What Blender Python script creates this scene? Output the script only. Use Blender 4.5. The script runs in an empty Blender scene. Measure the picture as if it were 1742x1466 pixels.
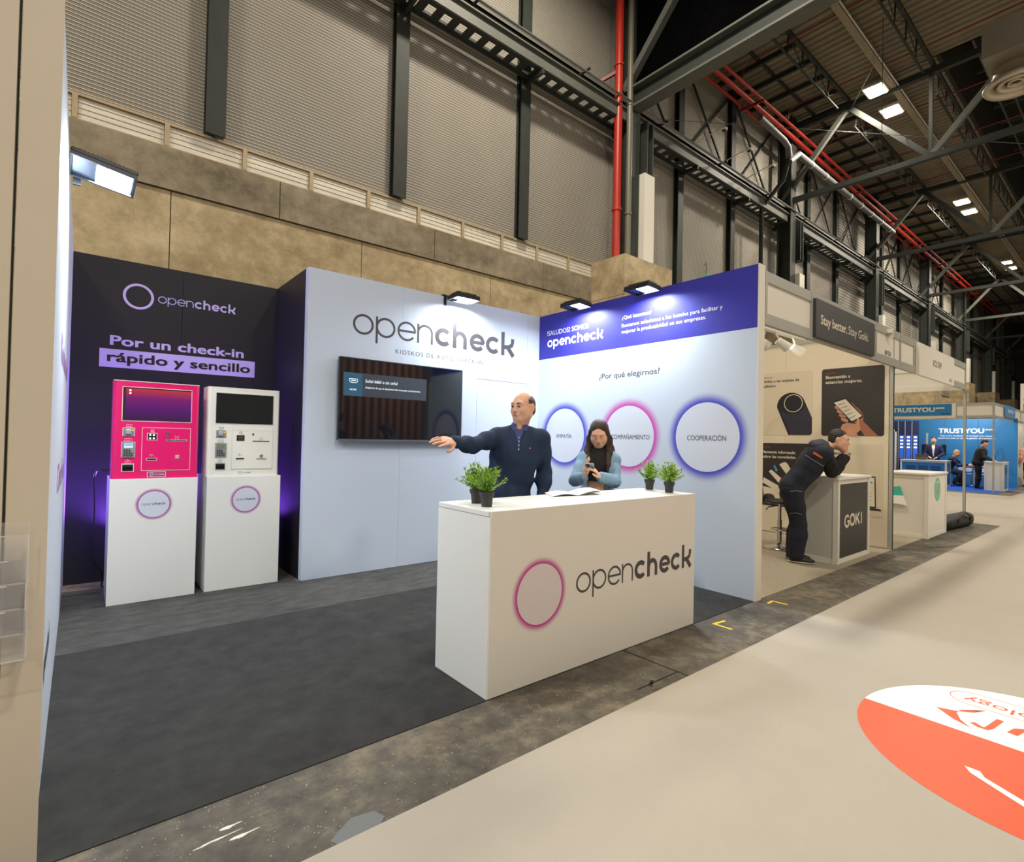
import bpy, bmesh, math, random
import numpy as np
from mathutils import Vector, Matrix, Euler
random.seed(7)
rng = np.random.RandomState(5)
SC = bpy.context.scene
COL = SC.collection
PI = math.pi

# ------------------------------------------------------------------ camera, world, exposure, large lights
cam_d = bpy.data.cameras.new('camera'); cam = bpy.data.objects.new('camera', cam_d); COL.objects.link(cam)
SC.camera = cam
cam_d.sensor_fit = 'HORIZONTAL'; cam_d.sensor_width = 36.0; cam_d.lens = 897.1 * 36.0 / 1742.0
cam_d.clip_start = 0.05; cam_d.clip_end = 300
YAW, PITCH, ROLL = math.radians(39.327), math.radians(0.8374), math.radians(1.186)
fw = Vector((math.sin(YAW)*math.cos(PITCH), math.cos(YAW)*math.cos(PITCH), math.sin(PITCH)))
rt = Vector((math.cos(YAW), -math.sin(YAW), 0)); up = rt.cross(fw)
r2 = rt*math.cos(ROLL) + up*math.sin(ROLL); u2 = -rt*math.sin(ROLL) + up*math.cos(ROLL)
M = Matrix((r2, u2, -fw)).transposed().to_4x4(); M.translation = Vector((0, 0, 1.394))
cam.matrix_world = M

w = bpy.data.worlds.new('world'); SC.world = w; w.use_nodes = True
w.node_tree.nodes['Background'].inputs[0].default_value = (1.0, 0.95, 0.88, 1)
w.node_tree.nodes['Background'].inputs[1].default_value = 0.17
SC.view_settings.view_transform = 'Standard'; SC.view_settings.look = 'None'
SC.view_settings.gamma = 1.0; SC.view_settings.exposure = 0.0; SC.view_settings.use_curve_mapping = False

def area_light(name, loc, target, size, size_y, power, color=(1, 1, 1), spread=180):
    d = bpy.data.lights.new(name, 'AREA'); d.shape = 'RECTANGLE'; d.size = size; d.size_y = size_y
    d.energy = power; d.color = color; d.spread = math.radians(spread)
    o = bpy.data.objects.new(name, d); COL.objects.link(o); o.location = loc
    o.rotation_euler = (Vector(target) - Vector(loc)).to_track_quat('-Z', 'Y').to_euler()
    return o
WARM = (1.0, 0.90, 0.75)
COOL = (0.86, 0.93, 1.0)
HALL_POWER = 420.0
# high-bay fittings of the hall: the six in view and the rows behind and beside the camera
HALL_SPOTS = [(18.75, 5.5), (20.3, 5.5), (30.2, 5.5), (31.7, 5.5), (42.0, 5.6), (43.5, 5.6)]
HALL_HIDDEN = [(6.0, 5.2), (-5.0, 4.5), (2.0, -4.0), (-6, -6.0), (11.0, -5.0), (22.0, -5.0), (34.0, -5.0), (6.0, -13.0), (18.0, -13.0), (34.0, -13.0)]
for (x, y) in HALL_SPOTS:
    area_light('hall_lamp', (x, y, 12.33), (x, y, 0), .55, .5, HALL_POWER, WARM)
for (x, y) in HALL_HIDDEN:
    area_light('hall_lamp', (x, y, 12.33), (x, y, 0), 1.2, .6, HALL_POWER*1.6, WARM)

# ------------------------------------------------------------------ helpers
def lin(c):
    c = c/255.0
    return c/12.92 if c <= 0.04045 else ((c+0.055)/1.055)**2.4
def rgb(*c): return (lin(c[0]), lin(c[1]), lin(c[2]), 1.0)
MATS = {}
def mat(name, col, rough=.6, metal=0.0, spec=.5, emit=None, estr=0, alpha=1.0, trans=0.0, noise=None, bump=None, stretch=(1, 1, 1), coat=0):
    """noise=(scale, amount, detail) mottles the colour; bump=(scale, strength)."""
    if name in MATS: return MATS[name]
    m = bpy.data.materials.new(name); m.use_nodes = True; nt = m.node_tree; b = nt.nodes['Principled BSDF']
    c = rgb(*col)
    b.inputs['Base Color'].default_value = c; b.inputs['Roughness'].default_value = rough
    b.inputs['Metallic'].default_value = metal; b.inputs['Specular IOR Level'].default_value = spec
    if coat: b.inputs['Coat Weight'].default_value = coat; b.inputs['Coat Roughness'].default_value = .08
    if trans: b.inputs['Transmission Weight'].default_value = trans
    if alpha < 1: b.inputs['Alpha'].default_value = alpha
    if emit: b.inputs['Emission Color'].default_value = rgb(*emit); b.inputs['Emission Strength'].default_value = estr
    if noise or bump:
        tc = nt.nodes.new('ShaderNodeTexCoord'); mp = nt.nodes.new('ShaderNodeMapping'); nt.links.new(tc.outputs['Object'], mp.inputs[0])
        mp.inputs['Scale'].default_value = stretch
    if noise:
        n = nt.nodes.new('ShaderNodeTexNoise'); n.inputs['Scale'].default_value = noise[0]; n.inputs['Detail'].default_value = noise[2] if len(noise) > 2 else 5
        n.inputs['Roughness'].default_value = .7
        nt.links.new(mp.outputs[0], n.inputs[0])
        r = nt.nodes.new('ShaderNodeValToRGB'); a = noise[1]
        r.color_ramp.elements[0].position = .32; r.color_ramp.elements[1].position = .68
        r.color_ramp.elements[0].color = tuple(max(0, v*(1-a)) for v in c[:3])+(1,)
        r.color_ramp.elements[1].color = tuple(min(1, v*(1+a)) for v in c[:3])+(1,)
        nt.links.new(n.outputs[0], r.inputs[0]); nt.links.new(r.outputs[0], b.inputs['Base Color'])
    if bump:
        n2 = nt.nodes.new('ShaderNodeTexNoise'); n2.inputs['Scale'].default_value = bump[0]; n2.inputs['Detail'].default_value = 4
        nt.links.new(mp.outputs[0], n2.inputs[0])
        bp = nt.nodes.new('ShaderNodeBump'); bp.inputs['Strength'].default_value = bump[1]; bp.inputs['Distance'].default_value = .01
        nt.links.new(n2.outputs[0], bp.inputs['Height']); nt.links.new(bp.outputs[0], b.inputs['Normal'])
    MATS[name] = m
    return m

def WM(o):
    m = o.matrix_basis.copy()
    if o.parent: m = WM(o.parent) @ o.matrix_parent_inverse @ m
    return m
def attach(o, parent, local=False):
    o.parent = parent
    if not local: o.matrix_parent_inverse = WM(parent).inverted()
def tag(o, label=None, cat=None, group=None, kind=None):
    if label: o['label'] = label
    if cat: o['category'] = cat
    if group: o['group'] = group
    if kind: o['kind'] = kind
    return o
def thing(name, label, cat, loc=(0, 0, 0), rz=0, group=None):
    o = bpy.data.objects.new(name, None); o.empty_display_size = .1; COL.objects.link(o)
    o.location = loc; o.rotation_euler = (0, 0, rz); return tag(o, label, cat, group)
def link(name, me, parent=None, local=False):
    o = bpy.data.objects.new(name, me); COL.objects.link(o)
    if parent: attach(o, parent, local)
    return o
def dup(o, parent=None, keep=True):
    c = o.copy(); COL.objects.link(c)
    if parent is not None: c.parent = parent
    for ch in list(o.children): dup(ch, c)
    return c

class MB:
    def __init__(s): s.v = []; s.f = []; s.m = []; s.cur = 0
    def add(s, vs, fs):
        n = len(s.v); s.v += [tuple(p) for p in vs]; s.f += [tuple(i+n for i in f) for f in fs]; s.m += [s.cur]*len(fs); return s
    def box(s, x0, x1, y0, y1, z0, z1, bev=0):
        if x0 > x1: x0, x1 = x1, x0
        if y0 > y1: y0, y1 = y1, y0
        if z0 > z1: z0, z1 = z1, z0
        if bev <= 0:
            return s.add([(x0,y0,z0),(x1,y0,z0),(x1,y1,z0),(x0,y1,z0),(x0,y0,z1),(x1,y0,z1),(x1,y1,z1),(x0,y1,z1)],
                     [(0,3,2,1),(4,5,6,7),(0,1,5,4),(1,2,6,5),(2,3,7,6),(3,0,4,7)])
        bm = bmesh.new(); bmesh.ops.create_cube(bm, size=1)
        for v in bm.verts: v.co = Vector((x0+(v.co.x+.5)*(x1-x0), y0+(v.co.y+.5)*(y1-y0), z0+(v.co.z+.5)*(z1-z0)))
        bmesh.ops.bevel(bm, geom=bm.edges[:], offset=bev, segments=2, affect='EDGES', profile=.5)
        return s.bm(bm)
    def bm(s, bm):
        bm.verts.index_update(); s.add([v.co[:] for v in bm.verts], [[v.index for v in f.verts] for f in bm.faces]); bm.free(); return s
    def obox(s, c, ax, ay, az):
        """box with half-axes ax, ay, az around c"""
        c, ax, ay, az = map(Vector, (c, ax, ay, az)); vs = []
        for k in (-1, 1):
            for (i, j) in ((-1,-1),(1,-1),(1,1),(-1,1)): vs.append(c+ax*i+ay*j+az*k)
        return s.add(vs, [(0,3,2,1),(4,5,6,7),(0,1,5,4),(1,2,6,5),(2,3,7,6),(3,0,4,7)])
    def bar(s, a, b, w, h, up=(0, 0, 1)):
        a, b = Vector(a), Vector(b); d = (b-a); L = d.length; d.normalize(); u = Vector(up)
        if abs(d.dot(u)) > .98: u = Vector((0, 1, 0))
        r = d.cross(u).normalized(); u = r.cross(d)
        return s.obox((a+b)/2, r*w/2, d*L/2, u*h/2)
    def tube(s, pts, r, n=10, r1=None, cap=True):
        pts = [Vector(p) for p in pts]; k = len(pts); vs = []; fs = []
        u = None
        for i, p in enumerate(pts):
            d = (pts[min(i+1, k-1)]-pts[max(i-1, 0)]).normalized()
            if u is None: u = d.orthogonal().normalized()
            else: u = (u-d*u.dot(d)).normalized()
            v = d.cross(u); rr = r if r1 is None else r+(r1-r)*i/(k-1)
            if isinstance(r, (list, tuple)): rr = r[i]
            for j in range(n):
                a = 2*PI*j/n; vs.append(p+(u*math.cos(a)+v*math.sin(a))*rr)
        for i in range(k-1):
            for j in range(n):
                j2 = (j+1) % n; fs.append((i*n+j, i*n+j2, (i+1)*n+j2, (i+1)*n+j))
        if cap: fs.append(tuple(range(n-1, -1, -1))); fs.append(tuple((k-1)*n+j for j in range(n)))
        return s.add(vs, fs)
    def lathe(s, c, prof, n=24, cap=True):
        vs = []; fs = []; k = len(prof)
        for (r, z) in prof:
            for j in range(n):
                a = 2*PI*j/n; vs.append((c[0]+r*math.cos(a), c[1]+r*math.sin(a), c[2]+z))
        for i in range(k-1):
            for j in range(n):
                j2 = (j+1) % n; fs.append((i*n+j, i*n+j2, (i+1)*n+j2, (i+1)*n+j))
        if cap: fs.append(tuple(range(n-1, -1, -1))); fs.append(tuple((k-1)*n+j for j in range(n)))
        return s.add(vs, fs)
    def poly(s, P, pts2, depth=.001):
        """flat polygon given in the plane frame P, with a little thickness"""
        n = len(pts2); a = [P.at(x, y, depth) for x, y in pts2]; b = [P.at(x, y, 0) for x, y in pts2]
        return s.add(a+b, [tuple(range(n))]+[(i, i+n, (i+1) % n+n, (i+1) % n) for i in range(n)])
    def build(s, name, m, parent=None, smooth=False, local=False):
        me = bpy.data.meshes.new(name); me.from_pydata(s.v, [], s.f)
        ms = m if isinstance(m, (list, tuple)) else [m]
        for q in ms: me.materials.append(q)
        if len(ms) > 1: me.polygons.foreach_set('material_index', s.m)
        if smooth is True: me.polygons.foreach_set('use_smooth', [True]*len(me.polygons))
        elif smooth:
            me.polygons.foreach_set('use_smooth', [True]*len(me.polygons)); me.set_sharp_from_angle(angle=math.radians(smooth))
        me.update()
        return link(name, me, parent, local)

class Plane:
    """a print surface: origin, right and up directions; normal = right x up points to the reader"""
    def __init__(s, o, r, u): s.o, s.r, s.u = Vector(o), Vector(r), Vector(u); s.n = s.r.cross(s.u)
    def at(s, x, y, d=0): return s.o+s.r*x+s.u*y+s.n*d
    def mat(s, x, y, d=0):
        m = Matrix((s.r, s.u, s.n)).transposed().to_4x4(); m.translation = s.at(x, y, d); return m

_TXT = {}
def text_mesh(body, bold=0.0, space=1.0):
    key = (body, bold, space)
    if key in _TXT: return _TXT[key]
    cu = bpy.data.curves.new('t', 'FONT'); cu.body = body; cu.resolution_u = 3; cu.extrude = 0.0; cu.space_character = space
    cu.fill_mode = 'FRONT'
    o = bpy.data.objects.new('t', cu); COL.objects.link(o)
    dg = bpy.context.evaluated_depsgraph_get(); me = bpy.data.meshes.new_from_object(o.evaluated_get(dg))
    vs = [v.co.copy() for v in me.vertices]; fs = [tuple(p.vertices) for p in me.polygons]
    bpy.data.objects.remove(o); bpy.data.curves.remove(cu); bpy.data.meshes.remove(me)
    _TXT[key] = (vs, fs); return _TXT[key]
def text(parent, body, P, x0, x1, y, cap, m, bold=0.0, d=.0006, space=1.0, name='lettering', label=None, align=None):
    """text from x0 to x1 on baseline y with capital height cap"""
    vs, fs = text_mesh(body, bold, space)
    xs = [v.x for v in vs]; a, b = min(xs), max(xs); sx = (x1-x0)/(b-a); sy = cap/.70
    mb = MB(); bb = max(bold, 0)*cap*1.1
    for i, (ox, oy) in enumerate(((0, 0),) if bb == 0 else ((0, 0), (-1, -.6), (1, -.6), (-1, .6), (1, .6))):
        mb.add([P.at(x0+(v.x-a)*sx+ox*bb, y+v.y*sy+oy*bb, d+.00005*i) for v in vs], fs)
    o = mb.build(name, m, parent)
    if label: o['label'] = label
    return o

# geometric wordmark: light "open", heavy "check"; unit = x-height
_SD = [0]
def stroke(mb, P, pts, w, S):
    _SD[0] = (_SD[0]+1) % 6; lift = P.n*(.00005*_SD[0])
    n = len(pts); L = []; R = []
    for i in range(n):
        p = Vector(pts[i]); a = Vector(pts[max(i-1, 0)]); b = Vector(pts[min(i+1, n-1)])
        t = (b-a).normalized(); nn = Vector((-t.y, t.x)); L.append(p+nn*w/2); R.append(p-nn*w/2)
    vs = [S(q)+lift for q in L]+[S(q)+lift for q in R]
    mb.add(vs, [(i+n, i+1+n, i+1, i) for i in range(n-1)])
def arc(cx, cy, rx, ry, a0, a1, n=22):
    return [(cx+rx*math.cos(math.radians(a0+(a1-a0)*i/n)), cy+ry*math.sin(math.radians(a0+(a1-a0)*i/n))) for i in range(n+1)]
def wordmark(parent, P, x0, x1, y, m, allbold=False, d=.0006, dot=False):
    adv = dict(o=1.17, p=1.17, e=1.13, n=1.07, c=1.12, h=1.12, k=1.0)
    word = 'opencheck'; total = sum(adv[c] for c in word)-.05; u = (x1-x0)/total
    mb = MB(); x = 0
    for i, ch in enumerate(word):
        bd = allbold or i > 3; w_ = .25 if bd else .112; r = .53-w_/2; ry = .5-w_/2
        dd = d
        S = lambda q, X=x, D=dd: P.at(x0+(X+q[0])*u, y+q[1]*u, D)
        c0 = .53
        if ch == 'o': stroke(mb, P, arc(c0, .5, r, ry, 0, 360, 36), w_, S)
        if ch == 'p':
            stroke(mb, P, [(w_/2, -.33), (w_/2, 1.0)], w_, S); stroke(mb, P, arc(c0, .5, r, ry, 0, 360, 36), w_, S)
        if ch == 'e':
            stroke(mb, P, arc(c0, .5, r, ry, -2, 322, 34), w_, S); hb = w_*(.8 if bd else 1)
            stroke(mb, P, [(w_/2, .5), (1.06-w_*.25, .5)], hb, S)
        if ch == 'c': stroke(mb, P, arc(c0, .5, r, ry, 42, 318, 30), w_, S)
        if ch in 'nh':
            stroke(mb, P, [(w_/2, 0), (w_/2, 1.0 if ch == 'n' else 1.38)], w_, S)
            rr = .47-w_/2; stroke(mb, P, arc(w_/2+rr, .98-w_/2-.36, rr, .37, 178, 0, 18)+[(w_/2+2*rr, 0)], w_, S)
        if ch == 'k':
            stroke(mb, P, [(w_/2, 0), (w_/2, 1.38)], w_, S)
            stroke(mb, P, [(.98-w_/2, 1.05), (.98-w_/2, .86), (.80, .66), (.55, .52), (.2, .5)], w_, S)
            stroke(mb, P, [(.45, .56), (.93, -.0)], w_*1.12, S)
        x += adv[ch]
    if dot: stroke(mb, P, [(x, .0), (x, .16)], .16, lambda q: P.at(x0+q[0]*u, y+q[1]*u, d))
    return mb.build('logo_lettering', m, parent)

def disc(mb, P, cx, cy, r0, r1, d=.0015, n=64):
    vs = []; fs = []
    for i in range(n):
        a = 2*PI*i/n; vs += [P.at(cx+r0*math.cos(a), cy+r0*math.sin(a), d), P.at(cx+r1*math.cos(a), cy+r1*math.sin(a), d)]
    for i in range(n):
        j = (i+1) % n; fs.append((2*i, 2*i+1, 2*j+1, 2*j))
    if r0 == 0: fs = [(2*i, 2*i+1, 2*((i+1) % n)+1) for i in range(n)]
    mb.add(vs, fs)
def halo_mat(name, centre, r0, r1, inner, outer):
    """printed soft ring: colour fades from inner (at r0) to the paper colour (at r1)"""
    m = bpy.data.materials.new(name); m.use_nodes = True; nt = m.node_tree; b = nt.nodes['Principled BSDF']
    b.inputs['Roughness'].default_value = .55; b.inputs['Specular IOR Level'].default_value = .3
    g = nt.nodes.new('ShaderNodeNewGeometry'); v = nt.nodes.new('ShaderNodeVectorMath'); v.operation = 'DISTANCE'
    v.inputs[1].default_value = centre; nt.links.new(g.outputs['Position'], v.inputs[0])
    mr = nt.nodes.new('ShaderNodeMapRange'); mr.inputs['From Min'].default_value = r0; mr.inputs['From Max'].default_value = r1
    nt.links.new(v.outputs['Value'], mr.inputs['Value'])
    r = nt.nodes.new('ShaderNodeValToRGB'); r.color_ramp.interpolation = 'EASE'
    r.color_ramp.elements[0].color = rgb(*inner); r.color_ramp.elements[1].color = rgb(*outer)
    nt.links.new(mr.outputs[0], r.inputs[0]); nt.links.new(r.outputs[0], b.inputs['Base Color'])
    return m
def ring_print(parent, P, cx, cy, r, rh, inner_col, halo_col, paper, label=None):
    root = MB(); disc(root, P, cx, cy, 0, r, .0007); o = root.build('circle_print', inner_col, parent)
    h = MB(); disc(h, P, cx, cy, r-.002, rh, .0003)
    h.build('halo_print', halo_mat('halo', P.at(cx, cy, .0003), r, rh, halo_col, paper), parent)
    if label: o['label'] = label
    return o
# ------------------------------------------------------------------ materials
def stone_mat(name, base, dark, light, scale, speck=None, rough=.85):
    m = bpy.data.materials.new(name); m.use_nodes = True; nt = m.node_tree; b = nt.nodes['Principled BSDF']; L = nt.links
    b.inputs['Roughness'].default_value = rough; b.inputs['Specular IOR Level'].default_value = .3
    tc = nt.nodes.new('ShaderNodeTexCoord')
    def noise(sc, det, ro, st=(1, 1, 1)):
        mp = nt.nodes.new('ShaderNodeMapping'); mp.inputs['Scale'].default_value = st; L.new(tc.outputs['Object'], mp.inputs[0])
        n = nt.nodes.new('ShaderNodeTexNoise'); n.inputs['Scale'].default_value = sc; n.inputs['Detail'].default_value = det; n.inputs['Roughness'].default_value = ro
        L.new(mp.outputs[0], n.inputs[0]); return n
    n1 = noise(scale*2.6, 14, .72); n2 = noise(scale*.35, 5, .6, (1, 1, 2.2))
    r = nt.nodes.new('ShaderNodeValToRGB'); e = r.color_ramp.elements
    e[0].position = .36; e[0].color = rgb(*dark); e[1].position = .66; e[1].color = rgb(*light)
    q = e.new(.5); q.color = rgb(*base)
    mx = nt.nodes.new('ShaderNodeMix'); mx.data_type = 'FLOAT'; mx.inputs[0].default_value = .5
    L.new(n1.outputs[0], mx.inputs[2]); L.new(n2.outputs[0], mx.inputs[3]); L.new(mx.outputs[0], r.inputs[0])
    col = r.outputs[0]
    if speck:
        v = nt.nodes.new('ShaderNodeTexVoronoi'); v.inputs['Scale'].default_value = speck[0]; L.new(tc.outputs['Object'], v.inputs[0])
        n3 = noise(speck[0]*.3, 3, .6)
        cr = nt.nodes.new('ShaderNodeMath'); cr.operation = 'LESS_THAN'; cr.inputs[1].default_value = speck[1]; L.new(v.outputs['Distance'], cr.inputs[0])
        c2 = nt.nodes.new('ShaderNodeMath'); c2.operation = 'GREATER_THAN'; c2.inputs[1].default_value = .56; L.new(n3.outputs[0], c2.inputs[0])
        c3 = nt.nodes.new('ShaderNodeMath'); c3.operation = 'MULTIPLY'; L.new(cr.outputs[0], c3.inputs[0]); L.new(c2.outputs[0], c3.inputs[1])
        m2 = nt.nodes.new('ShaderNodeMix'); m2.data_type = 'RGBA'; L.new(c3.outputs[0], m2.inputs[0]); L.new(col, m2.inputs[6]); m2.inputs[7].default_value = rgb(*speck[2]); col = m2.outputs[2]
    L.new(col, b.inputs['Base Color'])
    bp = nt.nodes.new('ShaderNodeBump'); bp.inputs['Strength'].default_value = .25; bp.inputs['Distance'].default_value = .01
    L.new(n1.outputs[0], bp.inputs['Height']); L.new(bp.outputs[0], b.inputs['Normal'])
    return m
m_conc = stone_mat('cast_concrete', (176, 159, 126), (140, 123, 92), (212, 195, 160), 1.5)
m_concd = stone_mat('cast_concrete_weathered', (138, 128, 108), (106, 97, 80), (168, 157, 134), 1.9)
m_floor = stone_mat('worn_hall_floor', (88, 83, 74), (54, 52, 48), (138, 126, 106), 3.0, (70, .17, (176, 158, 130)), .7)
m_floor2 = mat('floor_joint', (30, 28, 26), .9)
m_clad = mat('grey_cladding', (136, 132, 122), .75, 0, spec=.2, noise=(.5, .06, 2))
m_bead = mat('cladding_bead_highlight', (222, 216, 204), .55)  # pale tone paints the bright highlight line along each rib
m_steel = mat('dark_green_steel', (50, 54, 50), .6, 0, spec=.3, noise=(3, .12, 3))
m_steel2 = mat('grey_painted_steel', (92, 94, 88), .55, 0, spec=.35, noise=(3, .1, 3))
m_black = mat('black_curtain', (7, 7, 8), 1, spec=0, noise=(2, .2, 2))
m_deck = mat('ceiling_deck', (132, 122, 102), .6, 0, noise=(.8, .15, 3))
m_louv = mat('louvre_slat_paint', (206, 200, 184), .6, 0, noise=(1.6, .16, 7), stretch=(1, 1, 5))
m_louvf = mat('louvre_frame_paint', (176, 158, 128), .6, .1, noise=(4, .1, 4))
m_red = mat('red_pipe_paint', (176, 44, 30), .4)
m_redd = mat('dark_red_pipe_paint', (122, 34, 26), .45)
m_galv = mat('galvanised_metal', (98, 100, 100), .6, .1, noise=(5, .1, 4))
m_pipeg = mat('grey_green_pipe', (112, 110, 96), .45, .1)
m_bright = mat('bright_conduit', (205, 200, 188), .45, .1)
m_alu = mat('satin_aluminium', (168, 168, 160), .5, .15)
m_lamp = mat('hall_lamp_glass', (255, 248, 230), .4, emit=(255, 238, 205), estr=14)
m_white = mat('white_laminate', (226, 226, 220), .42, spec=.4, bump=(180, .02))
m_whitew = mat('white_panel', (222, 218, 206), .55, spec=.3)
m_paper = (198, 209, 223)
m_print = mat('pale_blue_print', m_paper, .55, spec=.3, noise=(.5, .012, 2))
m_printd = mat('dark_print', (32, 31, 36), .5, spec=.35, noise=(.7, .05, 2))
m_navy = mat('royal_blue_print', (52, 50, 158), .5, spec=.35)
m_ink = mat('charcoal_ink', (62, 58, 62), .5)
m_lilac = mat('lilac_ink', (196, 186, 236), .55)
m_whiteink = mat('white_ink', (240, 240, 246), .55)
m_blacki = mat('black_ink', (28, 26, 28), .5)
m_blk = mat('black_plastic', (22, 22, 24), .4)
m_chrome = mat('chrome', (210, 210, 212), .15, 1.0)

# ------------------------------------------------------------------ hall floor and carpets
mb = MB(); mb.box(-14, 90, -24, 8.8, -.2, 0); floor = tag(mb.build('floor', m_floor), kind='structure')
mb = MB()
for (a, b_) in (((2.457, 1.841), (2.842, 1.837)), ((2.834, 2.262), (2.845, 1.764)), ((8.6, 2.2), (9.75, 1.77)), ((9.2, 1.98), (9.5, 1.8))):
    mb.bar((a[0], a[1], .0012), (b_[0], b_[1], .0012), .008, .002)
mb.bar((2.55, 1.82, .0012), (2.62, 1.86, .0012), .02, .002)
tag(mb.build('floor_joint', m_floor2, floor))
m_splat = mat('white_paint_splash', (214, 208, 196), .6)
m_patch = mat('grey_filler_patch', (104, 108, 108), .7)
Pf = Plane((0, 0, 0), (1, 0, 0), (0, 1, 0))
mb = MB()
for (x, y, L_, w_, a) in ((.450, 2.076, .075, .009, .05), (.480, 2.006, .10, .009, .05), (.415, 2.036, .13, .005, .05), (.36, 2.03, .07, .003, .05)):
    dx, dy = math.cos(a), math.sin(a)
    pts = [(x-dx*L_*.45, y-dy*L_*.45), (x-dy*w_*.5-dx*L_*.2, y+dx*w_*.5-dy*L_*.2)]
    pts = []
    for i in range(14):
        t = 2*PI*i/14; rr = 1 if math.cos(t) < 0 else .35
        px, py = math.cos(t)*L_/2, math.sin(t)*w_*rr*(1+.25*math.sin(3*t)); pts.append((x+px*dx-py*dy, y+px*dy+py*dx))
    mb.poly(Pf, pts, .0015)
for i in range(70):
    x, y = random.uniform(-.05, 2.3), random.uniform(1.8, 2.22); r = random.uniform(.0008, .0022)
    mb.poly(Pf, [(x+r*math.cos(t)*random.uniform(.6, 1.3), y+r*math.sin(t)) for t in (0, 1.1, 2.2, 3.3, 4.4, 5.4)], .0015)
tag(mb.build('paint_splash', m_splat, floor), 'white paint splashes', kind='stuff')
mb = MB(); mb.poly(Pf, [(.72, 1.752), (.86, 1.752), (.90, 1.79), (.88, 1.84), (.80, 1.855), (.74, 1.82), (.70, 1.79)], .0015); mb.build('floor_patch', m_patch, floor)

m_aisle = mat('beige_aisle_carpet', (172, 165, 153), .95, spec=.1, noise=(1.2, .035, 10), bump=(420, .35))
m_cA = mat('dark_stand_carpet', (50, 50, 49), .9, spec=.2, noise=(7, .30, 15), bump=(300, .4))
m_cB = mat('scuffed_dark_carpet', (68, 68, 66), .88, spec=.2, noise=(9, .42, 15), stretch=(.6, 1.4, 1), bump=(200, .3))
m_cG = mat('grey_booth_carpet', (160, 150, 132), .95, spec=.1, noise=(90, .22, 5), bump=(300, .4))
m_cT = mat('blue_booth_carpet', (38, 92, 190), .95, spec=.1, noise=(200, .1, 3))
def carpet(name, label, m, boxes, h):
    mb = MB()
    for (x0, x1, y0, y1) in boxes: mb.box(x0, x1, y0, y1, 0.0003, h)
    return tag(mb.build(name, m), label, 'carpet')
carpet('aisle_carpet', 'wide beige carpet covering the aisle in front of all the stands', m_aisle, [(-9, 12.9, -9, 1.76), (12.9, 21.3, -9, 7.7), (21.3, 40, -9, 2.70)], .004)
carpet('stand_carpet', 'smooth charcoal carpet on the front part of the open stand', m_cA, [(-.09, 4.66, 2.246, 4.27)], .004)
carpet('stand_carpet', 'scuffed dark grey carpet strip in front of the two kiosks', m_cB, [(-.09, 4.66, 4.272, 5.134), (-.09, 1.62, 5.134, 5.90)], .004)
carpet('booth_carpet', 'mottled grey beige carpet inside the booth with the bar stool', m_cG, [(4.76, 8.5, 2.25, 5.6), (8.52, 12.75, 2.25, 5.6)], .004)
carpet('booth_carpet', 'bright blue carpet of the blue booth in the distance', m_cT, [(22.1, 26.0, 3.13, 8.2)], .004)
m_yel = mat('yellow_tape', (236, 200, 40), .6)
for (pts, lab) in ((((3.95, 2.136), (3.813, 2.153), (3.812, 2.005)), 'yellow tape corner mark on the floor beside the white counter'),
                   (((4.681, 2.143), (4.796, 2.154), (4.798, 2.025)), 'yellow tape corner mark on the floor below the right partition end')):
    mb = MB(); (a, b_, c) = pts
    mb.bar((a[0], a[1], .0012), (b_[0], b_[1], .0012), .022, .0016); mb.bar((b_[0], b_[1]+.011, .0012), (c[0], c[1], .0012), .022, .0016)
    tag(mb.build('floor_mark', m_yel), lab, 'floor mark')

# round floor sticker
m_orange = mat('orange_red_print', (246, 84, 48), .45, spec=.3)
m_stw = mat('sticker_white', (240, 236, 228), .45, spec=.3)
cx, cy, R = 3.385, .262, .752
st = thing('floor_sticker', 'round white and orange red sticker on the beige aisle carpet', 'sticker', (cx, cy, .0042))
P = Plane((0, 0, .0043), (1, 0, 0), (0, 1, 0))
a = [(cx+R*math.cos(PI*t/40-PI/2), cy+R*math.sin(PI*t/40-PI/2)) for t in range(41)]
mb = MB(); mb.poly(P, a, .0012); mb.build('white_half', m_stw, st)
a = [(cx+R*math.cos(PI*t/40+PI/2), cy+R*math.sin(PI*t/40+PI/2)) for t in range(41)]
mb = MB(); mb.poly(P, a, .0012); mb.build('orange_half', m_orange, st)
mb = MB()
Pp = Plane((0, 0, .0056), (1, 0, 0), (0, 1, 0))
mb.poly(Pp, [(3.029, .527), (2.985, .50), (2.86, .30), (2.80, .18), (2.84, .18), (2.92, .33), (2.99, .455), (3.03, .475)], .0006); mb.build('white_stroke', m_stw, st)
mb = MB()
mb.poly(Pp, [(3.583, .74), (3.62, .66), (3.67, .60), (3.749, .565), (3.70, .595), (3.66, .64), (3.655, .65), (3.60, .66), (3.52, .63), (3.46, .58), (3.50, .655)], .0006)
stroke(mb, Pp, [(3.535, .585), (3.51, .555), (3.51, .53), (3.54, .52), (3.68, .50)], .028, lambda q: Pp.at(q[0], q[1], .0006))
stroke(mb, Pp, [(3.55, .44), (3.62, .425), (3.66, .39), (3.66, .2)], .04, lambda q: Pp.at(q[0], q[1], .0006))
stroke(mb, Pp, [(3.55, .36), (3.66, .345)], .04, lambda q: Pp.at(q[0], q[1], .0006))
mb.build('orange_emblem', m_orange, st)
Pt = Plane((0, 0, .0056), (0, 1, 0), (-1, 0, 0))
text(st, 'nology', Pt, .33, .675, -3.875, .075, m_orange, 0, .0006)
mb = MB(); cap = [(-.1, 3.955)]+[(.64+.095*math.sin(PI*t/12), 3.86+.095*math.cos(PI*t/12)) for t in range(13)]+[(-.1, 3.765)]
stroke(mb, Pp, [(x, y) for (y, x) in cap], .004, lambda q: Pp.at(q[0], q[1], .0006)); mb.build('capsule_outline', m_orange, st)

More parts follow.
